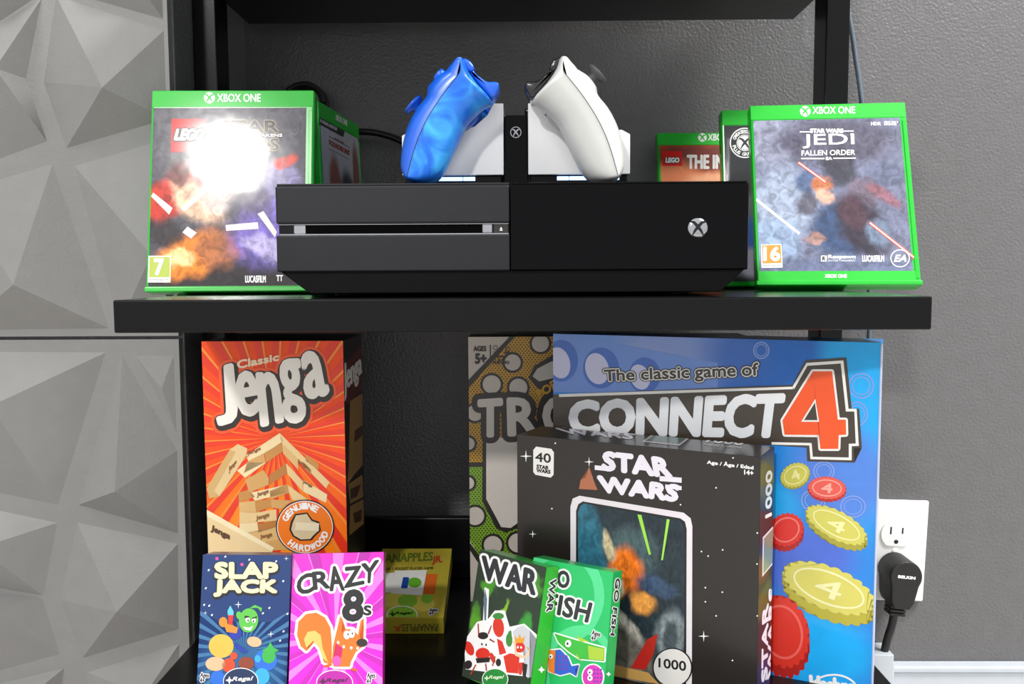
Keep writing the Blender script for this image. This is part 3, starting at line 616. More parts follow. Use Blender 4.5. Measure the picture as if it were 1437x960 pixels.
f.poly('divider', [(442, 72), (447, 72), (447, 150), (442, 150)], ink('241c18'), 6); f.text('lettering', '2-4', (476, 128, 500, 140), ink('241c18'), 6, bold=1.2); f.text('lettering', 'PLAYERS', (456, 140, 524, 152), ink('241c18'), 6, bold=1)
f.polys('player_mark', ring(466, 84, 10, 10, 3) + ring(518, 90, 10, 10, 3) + [[(456, 100), (490, 100), (490, 106), (462, 106)], [(470, 118), (516, 118), (516, 124), (470, 124)], [(500, 104), (526, 100), (526, 110), (504, 110)]], ink('241c18'), 6)

# --- four in a row game
W, H, T = .262, .2685, .04
r = carton('game_box', 'large blue Connect 4 box in shrink wrap, tallest at right', 'game box', (.1617, .7507, ZL), -24.4, 0, W, H, T, mat('box_blue_card', '1f7fd0', .3, coat=.3))
cc = [(776.4, 468.5), (1236.2, 481.0), (1222.5, 972.7), (777.1, 891.6)]
f = F_front(r, W, H, T, cc, (820, 480, 3.421))
f.rect('front_print', art('blue_print', '2287e0', [(.15, .95, .45, .2, -10, '6f98dc', .9), (.45, .95, .3, .12, 0, '9aa4d8', .6), (.7, .95, .25, .25, 0, '1b62c0', .8), (.95, .85, .14, .5, 0, '14aef4', .9), (.9, .62, .16, .2, 0, '5a7cdc', .8), (.8, .35, .2, .12, 20, '5468d4', .8), (.85, .1, .2, .15, 0, '12aef6', .95), (.7, .5, .12, .1, 0, '18aaf0', .8)], .03, 4, .25, .6), 1)
f.poly('board_picture', [(-170, -60), (20, -20), (640, 100), (640, 240), (-170, 240)], ink('6c92dc', .3), 2)
f.polys('board_hole', [ell(80, 125, 86, 98), ell(290, 160, 76, 86), ell(-110, 90, 80, 100)], ink('3e6cc4', .3), 3); f.polys('board_hole', [ell(62, 128, 56, 76, -15), ell(268, 168, 46, 62, -20), ell(-120, 100, 52, 76, -15)], ink('c9cbea', .3), 4)
f.polys('ghost_counter', sum([ring(x, y, a, b, 7) + ring(x, y, a * .72, b * .72, 5) for x, y, a, b in ((850, 40, 40, 42), (1330, 210, 62, 62), (1310, 345, 52, 60), (1150, 620, 52, 48), (1290, 790, 62, 54), (1100, 760, 60, 54))], []), ink('7d9be0', .3), 2)
plate = [(-150, 252), (1000, 205), (1062, 88), (1258, 74), (1284, 320), (1320, 320), (1332, 508), (1296, 510), (1298, 578), (1070, 572), (1068, 506), (920, 496), (-150, 470)]
f.poly('title_plate', plate, ink('41382f', .3), 5)
f.polys('title_outline', [[(-120, 250), (1000, 214), (1004, 226), (-120, 264)], [(1000, 214), (1066, 102), (1074, 110), (1008, 226)], [(1066, 100), (1242, 88), (1242, 102), (1070, 114)], [(1230, 90), (1244, 88), (1270, 330), (1256, 332)], [(1256, 320), (1306, 320), (1308, 333), (1256, 333)], [(1296, 322), (1308, 322), (1318, 498), (1304, 498)], [(1270, 488), (1318, 486), (1318, 498), (1270, 500)], [(1270, 490), (1284, 490), (1284, 566), (1270, 566)], [(1086, 550), (1284, 554), (1284, 567), (1086, 562)], [(1080, 486), (1092, 486), (1098, 560), (1086, 560)], [(900, 480), (1090, 484), (1090, 496), (900, 492)]], ink('efeee9', .3), 6)
f.text('lettering', 'CONNECT', [(-66, 290), (956, 254), (930, 452), (-60, 436)], ink('e9ebee', .3), 7, bold=12, n=10)
four = [(1098, 140), (1190, 140), (1218, 372), (1256, 372), (1258, 444), (1222, 446), (1220, 512), (1134, 512), (1132, 446), (962, 444), (952, 376)]
f.polys('numeral_rim', [[(x + 10 * math.cos(a), y + 10 * math.sin(a)) for x, y in four] for a in [i * math.pi / 6 for i in range(12)]], ink('efeee9', .3), 8)
f.poly('numeral', four, ink('f2551a', .3), 9); f.poly('numeral_rim', [(1110, 272), (1128, 382), (1042, 382)], ink('efeee9', .3), 10); f.poly('numeral_hole', [(1108, 290), (1120, 374), (1056, 374)], ink('41382f', .3), 11)
q = [(96, 134), (834, 100), (836, 178), (100, 204)]
f.text('lettering_shadow', 'The classic game of', q, ink('2b2825', .3), 6, bold=11); f.text('lettering_rim', 'The classic game of', q, ink('ecebe6', .3), 7, bold=7); f.text('lettering', 'The classic game of', q, ink('3c3733', .3), 8, bold=2)
def counter(cx, cy, rx, ry, ang, c0, c1, c2, dy, k, num=True):
    f.polys('counter_side', [scallop(cx, cy + dy * i / 4, rx, ry, ang) for i in range(5)], ink(c0, .3), k); f.poly('counter_face', scallop(cx, cy, rx, ry, ang), ink(c1, .3), k + 1)
    f.polys('counter_rim', ring(cx, cy, rx * .80, ry * .78, min(rx, ry) * .1, ang), ink(c2, .3), k + 2)
    if num:
        c, d = math.cos(math.radians(ang)), math.sin(math.radians(ang)); Q = lambda a, b: (cx + rx * .28 * a * c - ry * .42 * b * d, cy + rx * .28 * a * d + ry * .42 * b * c)
        f.text('counter_number', '4', [Q(-1, -1), Q(1, -1), Q(1, 1), Q(-1, 1)], ink(c2, .3), k + 3, bold=2)
f.view = (1070, 640, 3.0)
counter(138, 80, 62, 48, -25, '9c9a2c', 'c9c44e', 'e6e29a', 8, 3); counter(272, 134, 78, 46, 4, 'b8231c', 'e8584c', 'f6a89c', 12, 3)
counter(312, 290, 138, 58, 28, 'a8a034', 'd3cd5e', 'eeeaa6', 24, 3); counter(280, 556, 200, 88, 22, 'b8ae38', 'd8d064', 'f0ecb0', 44, 3)
counter(100, 310, 74, 66, -30, 'b01814', 'e02a24', 'f07a70', 22, 3, False); counter(84, 740, 108, 150, -14, 'b4180f', 'e23222', 'f4665a', 44, 3, False)
f.polys('maker_ring', ring(300, 1000, 110, 84, 8), WHITE, 4); f.text('lettering', 'Hasbro', [(200, 924), (390, 944), (390, 1000), (206, 984)], WHITE, 5, bold=5)
box('wrap_fold', (W / 2 - .0002, -T - .0006, .001), (W / 2 + .0014, -T + .004, H - .001), mat('wrap_film', 'b9c4dd', .12, coat=.6), r, .0005)

# --- puzzle
vp = (720, 580, 2.526)
W, H, T = .199, .188, .045
r = carton('puzzle_box', 'black STAR WARS 1000 piece puzzle box standing angled before the blue box', 'puzzle box', (.1035, .7219, ZL), -27.7, 0, W, H, T, mat('box_star_black', '1a1614', .3, coat=.3))
fc = [(725.6, 609.7), (1067.3, 641.7), (1061.2, 994.4), (727.1, 918.8)]
f = F_front(r, W, H, T, fc, vp)
f.rect('front_print', ink('241f1c', .3), 1)
f.polys('star', [star4(46, 152, 22), star4(70, 428, 14), star4(676, 790, 20)] + [ell(x, y, 3, n=6) for x, y in ((150, 106), (138, 338), (720, 264), (668, 490), (692, 506), (743, 484), (866, 424), (865, 534), (742, 634), (682, 618), (720, 718), (778, 876), (866, 718), (682, 668), (594, 324), (780, 158))], WHITE, 2)
f.poly('anniversary_badge', [(72, 130), (82, 118), (136, 126), (145, 138), (144, 218), (134, 228), (80, 218), (72, 208)], ink('eceae6', .3), 2)
f.text('lettering', '40', [(80, 138), (134, 144), (134, 176), (80, 170)], BLACK, 3, bold=1); f.text('lettering', 'STAR\nWARS', [(84, 182), (134, 188), (132, 214), (84, 208)], BLACK, 3, bold=1)
lil = ink('ece6f0', .3)
f.text('lettering', 'STAR', [(324, 138), (546, 162), (562, 226), (318, 198)], lil, 3, bold=6); f.text('lettering', 'WARS', [(302, 224), (590, 258), (578, 310), (314, 276)], lil, 3, bold=6)
f.polys('title_tail', [[(290, 184), (350, 190), (346, 206), (290, 200)], [(520, 222), (598, 228), (598, 246), (520, 240)], [(540, 252), (598, 258), (598, 272), (540, 266)]], lil, 3)
f.poly('small_glow', [(270, 190), (290, 250), (300, 272), (234, 268), (240, 236), (258, 228)], ink('b06a4a', .3), 2); f.poly('star', star4(270, 172, 18), WHITE, 3)
def framepts(d): return [(204 + d, 330 + d * .8), (212 + d, 302 + d), (236 + d * .6, 292 + d), (605 - d * .6, 352 + d), (630 - d, 372 + d * .6), (636 - d, 400 + d * .5), (634 - d, 970), (204 + d, 970)]
f.poly('picture_frame', framepts(0), ink('e6dfe4', .3), 3); f.poly('picture_frame', framepts(20), ink('1c1a1c', .3), 4)
f.picture('picture', framepts(27), art('space_picture', '26343c', [(.12, .75, .2, .5, 30, '2f6f86', .95), (.5, .78, .35, .16, 0, '50666a', .8), (.46, .68, .2, .16, 0, 'f07a22', 1), (.62, .52, .14, .08, 0, 'f5a64a', .9), (.74, .62, .24, .07, -8, '3a4f6c', .95), (.3, .8, .12, .06, -50, 'dccaa0', .9), (.4, .62, .1, .05, -50, 'e6dcc0', .8),
    (.4, .42, .3, .07, -25, 'd4cfc4', .9), (.25, .3, .3, .14, 0, '55534a', .9), (.5, .2, .3, .2, 0, '6e6a60', .9), (.88, .38, .17, .16, 0, '8f9a9e', .9), (.88, .38, .1, .1, 0, '3f4a50', .9), (.92, .15, .15, .15, 0, 'b8b0a0', .8)], .06, 7, .3, .4), 5)
f.polys('light_streaks', [[(442, 358), (456, 360), (490, 500), (482, 500)], [(546, 374), (556, 376), (532, 520), (526, 520)]], ink('9fe04a', .3), 6)
f.poly('red_wedge', [(418, 902), (478, 800), (514, 780), (500, 850), (470, 908)], ink('c2281f', .3), 6)
f.poly('tan_strip', [(360, 890), (480, 918), (520, 960), (360, 930)], ink('cda05a', .3), 6)
f.poly('round_seal', ell(566, 900, 71, 70), ink('1c1a1c', .3), 7); f.poly('round_seal', ell(566, 900, 66, 66), ink('e9e5e0', .3), 8); f.text('lettering', '1000', [(518, 866), (614, 878), (614, 912), (518, 898)], BLACK, 9, bold=1)
f.text('lettering', 'Age / Âge / Edad', [(688, 164), (852, 184), (852, 202), (688, 182)], WHITE, 2, bold=.8); f.text('lettering', '14+', [(820, 200), (852, 204), (852, 220), (820, 216)], WHITE, 2, bold=.8)
g = F_side(r, W, H, T, [(1067.3, 641.7), (1086.4, 626.4), (1080.2, 959.4), (1061.2, 994.4)], vp)
g.rect('side_print', art('side_dark', '2a2322', [(.5, .9, .9, .12, 0, '6e6a2a', .7), (.5, .55, .8, .08, 0, '6a1e22', .8), (.5, .4, .9, .08, 0, '5a5a24', .8), (.5, .05, .9, .15, 0, '3a2c60', .8)], .03, 4), 1)
g.text('lettering', '1000', [(894, 372), (896, 210), (916, 200), (914, 362)], WHITE, 2, bold=2)
g.poly('picture_frame', [(884, 440), (932, 388), (932, 520), (882, 580)], ink('e6dfe4', .3), 2); g.poly('picture', [(888, 444), (928, 400), (928, 516), (886, 570)], ink('7a8a76', .3), 3)
g.text('lettering', 'STAR\nWARS', [(880, 960), (884, 640), (926, 610), (920, 930)], lil, 2, bold=2)
g = F_top(r, W, H, T, [(759.8, 597.9), (1086.4, 626.4), (1067.3, 641.7), (725.6, 609.7)], vp)
g.text('lettering', 'STAR', [(190, 36), (430, 56), (428, 70), (164, 50)], lil, 2, bold=2); g.text('lettering', 'WARS', [(150, 54), (436, 74), (420, 92), (190, 72)], lil, 2, bold=2)
g.poly('picture_frame', [(506, 66), (640, 78), (590, 116), (456, 102)], ink('e6dfe4', .3), 2); g.poly('picture', [(512, 71), (628, 81), (586, 111), (470, 99)], ink('5d7a72', .3), 3)
g.text('lettering', '1000', [(700, 88), (822, 98), (812, 114), (684, 102)], WHITE, 2, bold=2); g.text('lettering', 'PIECES / PIEZAS', [(680, 108), (812, 120), (806, 126), (676, 114)], WHITE, 2)

# --- small card boxes
def card(label, loc, yaw, lean, W, H, T, edge, corners, view):
    r = carton('card_game_box', label, 'card game', loc, yaw, lean, W, H, T, mat('card_edge_' + edge, edge, .35, coat=.3), .0006, 'small card game boxes on the lower shelf')
    return r, F_front(r, W, H, T, corners, view)
def badge(f, x, y, rx, ry, col, tcol=None, ang=0):
    f.poly('maker_badge', ell(x, y, rx + 5, ry + 5), WHITE, 8); f.poly('maker_badge', ell(x, y, rx, ry), ink(col), 9)
    f.text('lettering', 'Regal', [(x - rx * .5, y - ry * .35), (x + rx * .75, y - ry * .4), (x + rx * .75, y), (x - rx * .5, y + ry * .05)], tcol or WHITE, 10, bold=1, shear=.3)
    f.poly('maker_mark', star4(x - rx * .66, y - ry * .1, rx * .24, .4), tcol or WHITE, 10)
def ages(f, q):
    f.text('lettering_rim', 'Ages\n4+', q, WHITE, 7, bold=6); f.text('lettering', 'Ages\n4+', q, BLACK, 8, bold=1)
r, f = card('dark blue SLAP JACK card box with green alien, leftmost in front row', (-0.2132, 0.6659, ZL), -2, 12, 0.0688, 0.1042, 0.0208, '2a3566',
            [(286.0, 778.1), (409.6, 779.4), (402.4, 978.2), (276.4, 975.9)], (270, 770, 5.053))
f.rect('front_print', art('navy_print', '0e3066', [(.5, .9, .7, .25, 0, '0f2f66', .8), (.5, .2, .6, .3, 0, '2a6498', .8)], .02, 5), 1)
f.polys('sun_rays', rays(370, 720, 560, 30, .05, .42), ink('3a6f9c'), 2); f.poly('night_sky', [(80, 36), (712, 40), (700, 440), (560, 520), (200, 520), (60, 440)], ink('0f346e'), 3)
f.polys('star', [star4(332, 396, 28), star4(562, 606, 26), star4(672, 70, 18), star4(98, 455, 16)] + [ell(x, y, 9, 6, -50, 8) for x, y in ((102, 280), (122, 152), (90, 398), (126, 404), (410, 78), (650, 230), (552, 420), (680, 462), (506, 458), (652, 586), (628, 652), (145, 470), (240, 56), (600, 90))], ink('dfe8ee'), 4)
f.polys('star', [ell(180, 70, 12, n=10), ell(358, 112, 12, n=10)], ink('d24a9a'), 4)
for t, q in (('SLAP', (172, 102, 606, 206)), ('JACK', [(168, 226), (606, 226), (600, 332), (164, 332)])):
    f.text('lettering_shadow', t, q, ink('201c18'), 5, bold=20, off=(0, 8), n=12); f.text('lettering', t, q, ink('e6dcb4'), 6, bold=10, n=10)
f.polys('creature_head', [ell(405, 508, 68, 86, 8), ell(340, 474, 22, 30, -20), [(412, 420), (450, 398), (500, 420), (496, 450), (470, 420)]], ink('5cb848'), 5)
f.polys('creature_eye', [ell(398, 502, 15, 20), ell(442, 508, 14, 18), [(366, 552), (412, 560), (438, 545), (420, 580), (380, 572)]], WHITE, 6); f.polys('creature_pupil', [ell(402, 508, 5, 8), ell(440, 514, 5, 8), [(376, 492), (412, 486), (412, 480), (380, 474)], [(430, 490), (466, 478), (464, 488), (432, 498)]], BLACK, 7)
f.polys('raised_arm', [ell(225, 520, 30, 36), [(230, 540), (262, 530), (330, 560), (320, 600), (250, 590)]], ink('d98a2c'), 5); f.polys('toy', [[(262, 470), (298, 470), (290, 540), (262, 536)]], ink('d8352a'), 6); f.polys('toy', [[(256, 440), (276, 402), (300, 446), (298, 470), (258, 470)]], ink('5fc0d8'), 6)
f.polys('blue_shirt', [ell(312, 600, 44, 44), [(300, 660), (350, 690), (400, 730), (370, 740), (310, 700)]], ink('2438a0'), 5)
f.polys('yellow_ball', [ell(210, 690, 88, 84)], ink('d9b44a'), 4); f.polys('hand_shape', [ell(445, 660, 52, 36, 10), ell(170, 816, 70, 50)], ink('e8b48c'), 5)
f.polys('red_ball', [ell(264, 826, 46, 50), ell(300, 760, 26, 26)], ink('d84a26'), 5); f.polys('brown_ball', [ell(388, 812, 56, 46)], ink('8a4028'), 5)
f.polys('blue_ball', [ell(526, 790, 82, 78), ell(186, 920, 52, 56)], ink('2a6cd0'), 5); f.polys('green_tuft', [ell(548, 760, 48, 52), star4(560, 720, 60, .5)], ink('3cae4a'), 6); f.polys('cyan_ball', [ell(500, 905, 54, 58), ell(470, 780, 22, 26)], ink('38a8e0'), 6)
badge(f, 350, 940, 120, 92, '1c3156'); ages(f, [(66, 876), (126, 880), (122, 950), (60, 946)])

r, f = card('magenta CRAZY 8s card box with orange squirrel, beside the dark blue box', (-0.1433, 0.6625, ZL), 4, 17, 0.0698, 0.1042, 0.0208, 'b0208a',
            [(412.2, 776.0), (539.1, 773.1), (536.6, 972.7), (404.6, 977.0)], (400, 765, 4.92))
f.rect('front_print', ink('e818c4'), 1); f.polys('sun_rays', rays(350, 640, 900, 22, .12, .45), ink('f27ad8'), 2); f.polys('sun_rays', rays(350, 640, 900, 11, .42, .2), ink('bc10ac'), 3)
CZ = [('C', [(88, 214), (196, 180), (206, 306), (96, 340)]), ('R', [(196, 182), (304, 168), (312, 284), (206, 296)]), ('A', [(308, 144), (386, 140), (412, 300), (318, 304)]), ('Z', [(420, 148), (526, 138), (548, 256), (416, 284)]), ('Y', [(536, 126), (648, 98), (610, 248), (556, 250)])]
for ch, q in CZ: f.text('lettering_rim', ch, q, WHITE, 4, bold=22, n=12)
for ch, q in CZ: f.text('lettering', ch, q, BLACK, 5, bold=6)
f.text('lettering_rim', '8', [(418, 306), (540, 306), (534, 508), (404, 508)], WHITE, 5, bold=24, n=12); f.text('lettering', '8', [(418, 306), (540, 306), (534, 508), (404, 508)], BLACK, 6, bold=12, n=10)
f.text('lettering_rim', 's', (548, 408, 598, 474), WHITE, 5, bold=12); f.text('lettering', 's', (548, 408, 598, 474), BLACK, 6, bold=3)
tail = [(150, 722), (112, 690), (86, 610), (96, 520), (150, 466), (220, 456), (280, 490), (318, 560), (326, 660), (326, 820), (270, 800), (240, 700), (205, 660), (160, 690)]
bodyp = [(326, 800), (332, 690), (352, 610), (384, 480), (400, 500), (392, 600), (420, 570), (470, 572), (506, 610), (530, 480), (548, 500), (520, 600), (520, 640), (560, 650), (540, 690), (490, 730), (456, 800), (450, 830), (340, 830)]
for nm, P in (('squirrel_tail', tail), ('squirrel_body', bodyp)):
    f.polys('sticker_rim', [[(x + 18 * math.cos(a), y + 18 * math.sin(a)) for x, y in P] for a in [i * math.pi / 5 for i in range(10)]], WHITE, 4); f.poly(nm, P, ink('ee6f14'), 5)
f.poly('tail_stripe', [(150, 700), (134, 640), (160, 590), (210, 580), (250, 612), (262, 700), (300, 800), (262, 770), (236, 690), (196, 650)], ink('f2b860'), 6)
f.polys('squirrel_eye', [ell(430, 610, 22, 30), ell(464, 602, 20, 28)], WHITE, 7); f.polys('squirrel_nose', [ell(534, 664, 38, 28), ell(438, 606, 5, 8), ell(468, 600, 5, 8)], ink('2a2018'), 8)
f.poly('squirrel_mouth', [(352, 668), (400, 700), (392, 760), (366, 810), (332, 800), (346, 740)], ink('c01858'), 6); f.poly('squirrel_tongue', ell(360, 790, 30, 36), ink('f050a8'), 7)
f.polys('squirrel_tooth', [ell(x, y, 9, 11, n=8) for x, y in ((370, 662), (408, 692), (460, 700), (504, 702))], WHITE, 8)
f.polys('squirrel_foot', [ell(296, 822, 30, 9, -10), ell(478, 850, 26, 9, 14)], ink('c85a10'), 6)
badge(f, 344, 940, 122, 84, 'b0189a', ink('4a1040')); ages(f, [(570, 872), (624, 870), (624, 946), (562, 948)])

W, H, T = 0.0688, 0.1021, 0.0181
r, f = card('olive yellow PANAPPLES JR. card box lying tilted back, behind the front row', (-0.1061, 0.7710, ZL), 0, 72, W, H, T, 'a89a2c',
            [(537.0, 770.3), (634.2, 770.1), (622.4, 867.0), (513.6, 867.1)], (260, 750, 3.685))
f.rect('front_print', art('olive_print', 'b8a838', [(.5, .2, .5, .25, 0, 'd2c448', .8), (.5, .9, .6, .2, 0, '9a8e2c', .7)], .05, 6), 1)
f.text('lettering', 'PANAPPLES', [(1014, 106), (1282, 92), (1278, 136), (1008, 148)], ink('5a6a20'), 2, bold=2); f.text('lettering', 'JR.', [(1282, 114), (1332, 112), (1328, 156), (1276, 158)], ink('b03a20'), 2, bold=2)
f.text('lettering', 'THE 1 POCKET PLAYER GAME', [(1030, 174), (1284, 168), (1282, 182), (1028, 188)], ink('3a3a18'), 2, bold=.6)
f.poly('orange_patch', [(1240, 206), (1306, 206), (1290, 310), (1230, 312)], ink('e06a24'), 2); f.polys('banana_picture', [ell(1080, 340, 60, 40), ell(1230, 360, 60, 40)], ink('e2d45a'), 2); f.polys('apple_picture', [ell(1150, 345, 50, 34), ell(1250, 335, 30, 24)], ink('8cc63a'), 3)
f.polys('card_picture', [[(1010, 206), (1080, 200), (1076, 300), (1004, 306)], [(1084, 190), (1250, 186), (1226, 318), (1064, 308)]], ink('f2f2ec'), 4); f.text('lettering', '1', [(1130, 228), (1154, 228), (1146, 278), (1120, 278)], ink('1c4aa8'), 5, bold=4); f.poly('apple_picture', ell(1186, 252, 36, 26), ink('6ab82e'), 5)
badge(f, 1122, 422, 76, 44, '8cc63a', ink('24400c')); ages(f, [(1264, 388), (1306, 386), (1302, 420), (1260, 422)])
fb = Face(r, (-W / 2, 0, 0), (1, 0, 0), (0, -1, 0), W, T, [(513.6, 867.1), (622.4, 867.0), (623.5, 889.9), (515.7, 889.9)], (260, 750, 3.685))
fb.text('lettering', 'PANAPPLES', [(1304, 500), (1120, 502), (1120, 464), (1306, 462)], ink('5a5a20'), 1, bold=1.2); fb.text('lettering', 'JR.', [(1116, 500), (1078, 502), (1078, 468), (1116, 466)], ink('b03a20'), 1, bold=1.2)

W, H, T = 0.0674, 0.0990, 0.0180
r, f = card('green camouflage WAR card box leaning in front of the GO FISH box', (-0.0126, 0.6721, ZL), -39.5, 13.3, W, H, T, '1f9c2c',
            [(673.9, 771.3), (767.0, 796.2), (740.8, 985.3), (648.0, 948.5)], (640, 740, 4.365))
f.rect('front_print', art('camouflage_print', '2c3c2c', [(.1, .4, .12, .2, 20, '5aa02a', .95), (.2, .75, .16, .08, 0, '4c9a2a', .9), (.45, .6, .18, .06, 30, '86b82e', .95), (.8, .5, .1, .14, 0, '3c9a3c', .9), (.6, .4, .12, .1, 40, '77b428', .9), (.9, .85, .14, .1, 0, '4c9a2a', .8)], .12, 6), 1)
q = [(166, 178), (500, 272), (482, 412), (166, 312)]
f.text('lettering_rim', 'WAR', q, WHITE, 3, bold=22, n=12); f.text('lettering', 'WAR', q, ink('25292c'), 4, bold=8, n=10)
f.polys('sticker_rim', [[(176, 366), (204, 380), (196, 580), (166, 580)], [(130, 580), (200, 560), (240, 510), (300, 510), (330, 610), (420, 590), (510, 670), (480, 920), (300, 900), (60, 870), (50, 700)]], WHITE, 3)
f.poly('spear', [(180, 378), (192, 440), (186, 570), (176, 570), (170, 440)], ink('5f7486'), 4)
f.polys('red_figure', [ell(262, 612, 34, 62, -6, 24), ell(84, 742, 26, 46, -22, 20), ell(166, 776, 44, 38, 0, 24), [(292, 790), (330, 772), (392, 782), (384, 896), (312, 890)], ell(392, 736, 33, 32, 0, 24), [(252, 680), (286, 700), (310, 770), (268, 782)], ell(226, 800, 14, 34, -20, 14), [(388, 830), (420, 826), (402, 905), (386, 900)]], ink('d8321c'), 4)
f.polys('green_patch', [ell(262, 544, 34, 20), ell(328, 690, 20, 42), [(322, 640), (340, 630), (344, 660), (326, 662)]], ink('3c8a34'), 5); f.polys('grey_throne', [[(350, 640), (376, 612), (410, 600), (455, 632), (496, 684), (478, 900), (440, 925), (424, 840), (430, 760), (400, 700), (356, 690)]], ink('c9ccd0'), 3.8)
f.polys('throne_shade', [[(455, 632), (496, 684), (478, 900), (452, 920), (462, 720)]], ink('8c9096'), 5)
f.poly('crown', [(366, 708), (362, 664), (382, 686), (392, 652), (404, 686), (424, 666), (416, 708)], ink('f0a020'), 6)
f.polys('dark_figure', [ell(168, 664, 32, 22, 0, 20), [(122, 802), (214, 796), (206, 826), (130, 832)], ell(76, 842, 24, 28, 30, 16), ell(262, 828, 16, 24, 0, 14), [(410, 830), (440, 840), (430, 920), (410, 910)]], ink('25211f'), 5)
f.polys('figure_limb', [[(134, 590), (142, 590), (146, 668), (138, 668)], [(196, 650), (216, 600), (222, 604), (204, 656)], [(120, 840), (128, 842), (96, 905), (88, 900)], [(180, 834), (188, 834), (196, 900), (188, 902)], [(210, 680), (240, 700), (236, 708), (206, 690)], [(240, 790), (246, 790), (230, 850), (222, 848)]], ink('a83a24'), 5)
f.polys('pale_arm', [[(352, 700), (366, 690), (374, 770), (420, 790), (446, 760), (450, 740), (436, 730), (456, 740), (452, 780), (420, 806), (364, 786)]], ink('e4c9a4'), 5)
f.polys('figure_eye', [ell(158, 712, 15, 24), ell(192, 716, 15, 24), ell(382, 734, 6, 8, n=10), ell(402, 736, 6, 8, n=10)], WHITE, 6); f.polys('figure_pupil', [ell(162, 716, 5, 8, n=10), ell(188, 720, 5, 8, n=10)], BLACK, 7)
f.polys('ground_strip', [[(30, 912), (330, 1010), (320, 1060), (20, 960)]], ink('4cae34'), 3); badge(f, 244, 930, 76, 62, '1f8a34', ink('d8f0c8'))
g = F_side(r, W, H, T, [(767.0, 796.2), (786.7, 795.4), (761.4, 980.6), (740.8, 985.3)], (640, 740, 4.365))
g.rect('side_print', ink('2fae2c'), 1)
q = [(618, 300), (580, 518), (546, 516), (578, 298)]
g.text('lettering_rim', 'WAR', [(612, 318), (584, 516), (552, 516), (576, 316)], WHITE, 2, bold=9); g.text('lettering', 'WAR', [(612, 318), (584, 516), (552, 516), (576, 316)], ink('25292c'), 3, bold=2.5)
g.poly('maker_mark', star4(522, 872, 22, .5), WHITE, 2)

W, H, T = 0.0688, 0.0990, 0.0152
r, f = card('bright green GO FISH card box, right of the WAR box', (0.0354, 0.6596, ZL), -31.5, 10.1, W, H, T, '12a04a',
            [(748.9, 782.0), (861.0, 803.8), (845.8, 995.9), (733.3, 963.7)], (640, 740, 4.365))
f.rect('front_print', ink('1fb862'), 1)
f.polys('swirl', ring(650, 420, 260, 300, 62) + ring(760, 900, 240, 300, 50), ink('4fd08a'), 2)
for t, q in (('GO', [(560, 250), (696, 276), (690, 374), (552, 350)]), ('FISH', [(570, 400), (834, 466), (806, 582), (556, 516)])):
    f.text('lettering_rim', t, q, WHITE, 3, bold=16, n=12); f.text('lettering', t, q, ink('2a2c30'), 4, bold=5)
def fish(P, col, rim=8):
    f.polys('sticker_rim', [[(x + rim * math.cos(a), y + rim * math.sin(a)) for x, y in P] for a in [i * math.pi / 5 for i in range(10)]], WHITE, 3); f.poly('fish_picture', P, ink(col), 5)
fish([(604, 650), (740, 692), (810, 712), (912, 740), (910, 820), (760, 806), (690, 760), (630, 706)], '3cb43c'); f.polys('fish_fin', [[(810, 724), (910, 745), (908, 815), (816, 808)], [(740, 664), (820, 700), (760, 700)], [(735, 770), (780, 828), (745, 800)]], ink('a8c83c'), 6)
fish([(568, 756), (640, 748), (690, 800), (710, 850), (754, 842), (730, 872), (738, 912), (700, 890), (640, 906), (568, 880)], '2a5cc8'); f.poly('fish_fin', [(568, 752), (612, 752), (604, 830), (606, 900), (568, 880)], ink('ee7a24'), 6)
fish(ell(840, 915, 62, 72), 'd834b4'); f.polys('fish_scale', [ell(x, y, 7, n=8) for x in (850, 870, 890) for y in (872, 896, 920, 944)] + [ell(x, y, 8, n=8) for x in (634, 656, 678) for y in (790, 815, 840, 865)], ink('7a3ab0'), 6)
f.polys('fish_eye', [ell(690, 712, 19, 22), ell(584, 790, 12, 14), ell(824, 886, 16, 18), ell(824, 922, 16, 18)], WHITE, 7); f.polys('fish_pupil', [ell(686, 712, 6, 8), ell(582, 792, 5, 6), ell(822, 888, 5, 6), ell(822, 922, 5, 6)], BLACK, 8)
ages(f, [(838, 628), (890, 642), (882, 702), (830, 690)])
g = F_side(r, W, H, T, [(861.0, 803.8), (873.2, 800.5), (858.4, 988.9), (845.8, 995.9)], (640, 740, 4.365))
g.rect('side_print', ink('18a850'), 1)
q = [(1004, 318), (966, 664), (944, 660), (976, 312)]
g.text('lettering_rim', 'GO FISH', q, WHITE, 2, bold=7); g.text('lettering', 'GO FISH', q, ink('25292c'), 3, bold=2)
g.poly('maker_mark', star4(932, 900, 16, .5), WHITE, 2)

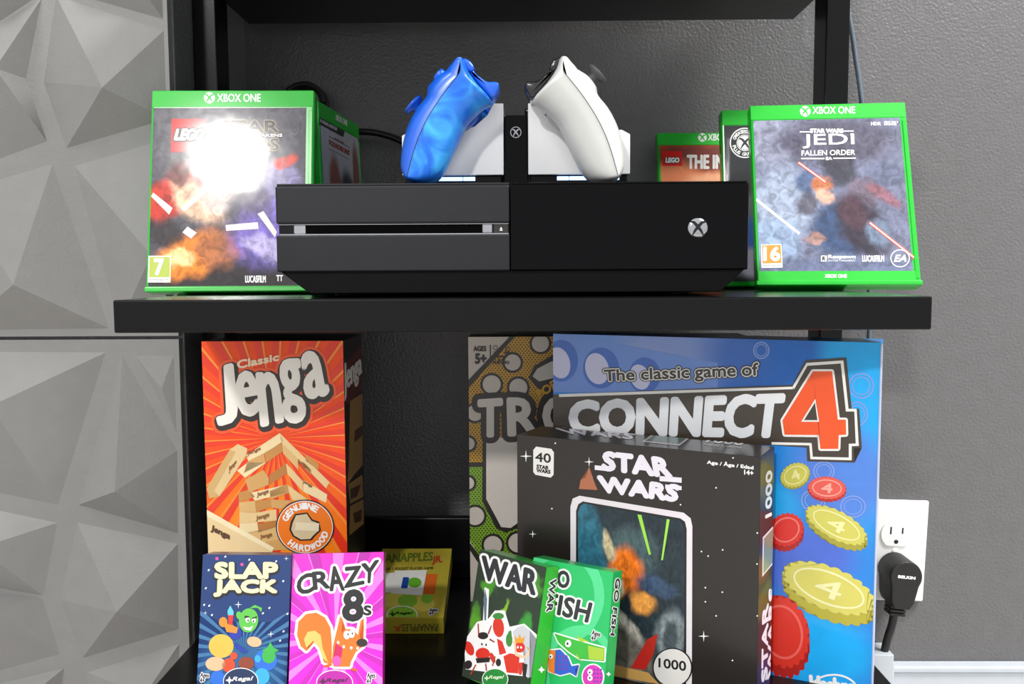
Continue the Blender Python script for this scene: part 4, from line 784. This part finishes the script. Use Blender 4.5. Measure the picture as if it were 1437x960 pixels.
# ------------------------------------------------------------------ outlet, plug, cables
M_ow = mat('outlet_white', 'ecebe8', .35, var=.02); M_hole = mat('outlet_slot', '1a1816', .6); M_rub = mat('black_rubber', '141414', .5, bump=.05, bscale=900)
op = thing('wall_outlet', 'white duplex wall outlet plate on the grey wall at right', 'wall outlet', (.4145, WALL_Y, .2155), (0, math.radians(1.8), 0))
box('cover_plate', (-.035, -.0055, -.0575), (.035, -.0002, .0575), M_ow, op, .002, 3)
lathe('screw', [(.0035, -.0005), (.0035, .0008), (.002, .0013)], M_ow, op, 16, (0, -1, 0), (0, -.0055, 0))
for z in (.0195, -.0195):
    rc = prism('receptacle', [(x, y + z) for x, y in [(.017 * math.cos(t), max(-.0135, min(.0135, .017 * math.sin(t)))) for t in [2 * math.pi * i / 36 for i in range(36)]]], -.0072, -.004, M_ow, op)
    for x, h in ((-.0065, .0042), (.0065, .0034)): box('slot', (x - .0009, -.0074, z + .004 - h), (x + .0009, -.006, z + .004 + h), M_hole, rc, 0)
    lathe('ground_hole', [(.0024, -.001), (.0024, .0004)], M_hole, rc, 16, (0, -1, 0), (0, -.0071, z - .0085))
pg = thing('power_plug', 'flat black round-headed power plug and cord in the lower socket', 'power plug', (.412, .962, .198), (0, math.radians(6), 0))
ol = [(.0175 * math.cos(t), .0175 * math.sin(t)) for t in [math.radians(a) for a in range(-30, 211, 12)]] + [(-.0125, -.028), (-.0085, -.036), (.0085, -.036), (.0125, -.028)]
ph = prism('plug_head', ol, -.020, .0155, M_rub, pg, .002, 3)
for z in (-.037, -.041, -.045): box('strain_relief', (-.0085, -.012, z - .0016), (.0085, .006, z + .0016), M_rub, pg, .001)
fg = Face(pg, (-.0175, -.020, -.0175), (1, 0, 0), (0, 0, 1), .035, .035, [(0, 0), (100, 0), (100, 100), (0, 100)])
fg.text('lettering', 'BELKIN', (24, 45, 76, 53), WHITE, 2, bold=.8); fg.polys('groove', ring(50, 50, 43, 43, 1.5), mat('rubber_groove', '262626', .5), 1)
tube('cord', [(0, -.003, -.044), (-.001, -.003, -.06), (-.0035, -.002, -.078), (-.0035, .001, -.100), (-.003, .004, -.125)], .0042, M_rub, pg)
rw = thing('cable_raceway', 'pale grey cable channel on the wall where the black cord ends', 'cable channel', (.395, WALL_Y, .0))
box('channel', (-.014, -.034, .0), (.010, -.0005, .108), M_base, rw, .001); box('side_lip', (.010, -.030, .0), (.0125, -.0005, .0965), M_base, rw, .0006)
tube('cable', [(.33, .968, .86), (.346, .968, .79), (.3525, .968, .755), (.360, .968, .71), (.366, .968, .65), (.372, .968, .56), (.376, .968, .40), (.378, .968, .109)], .0026, mat('braided_blue_grey', '5a6672', .55, bump=.4, bscale=1500)).name = 'braided_cable'
o = bpy.data.objects['braided_cable']; o['label'] = 'thin blue-grey braided cable hanging on the wall behind right post'; o['category'] = 'cable'
o = tube('ribbed_cable', [(-.295, .95, .700), (-.25, .955, .690), (-.20, .955, .676), (-.17, .955, .6775), (-.15, .955, .675), (-.13, .953, .668), (-.11, .95, .655), (-.09, .945, .63), (-.08, .94, .60)], .0032, mat('ribbed_black', '101113', .35), None, 10, 14, .22)
o['label'] = 'ribbed black cable running along the wall behind the white dock'; o['category'] = 'cable'
o = tube('coiled_cable', [(-.232 + .022 * math.cos(t * .6), .955 + .0015 * t, .708 + .020 * math.sin(t * .6)) for t in range(0, 16)], .0032, M_rub)
o['label'] = 'coil of black cable on the wall peeking above the LEGO case'; o['category'] = 'cable'
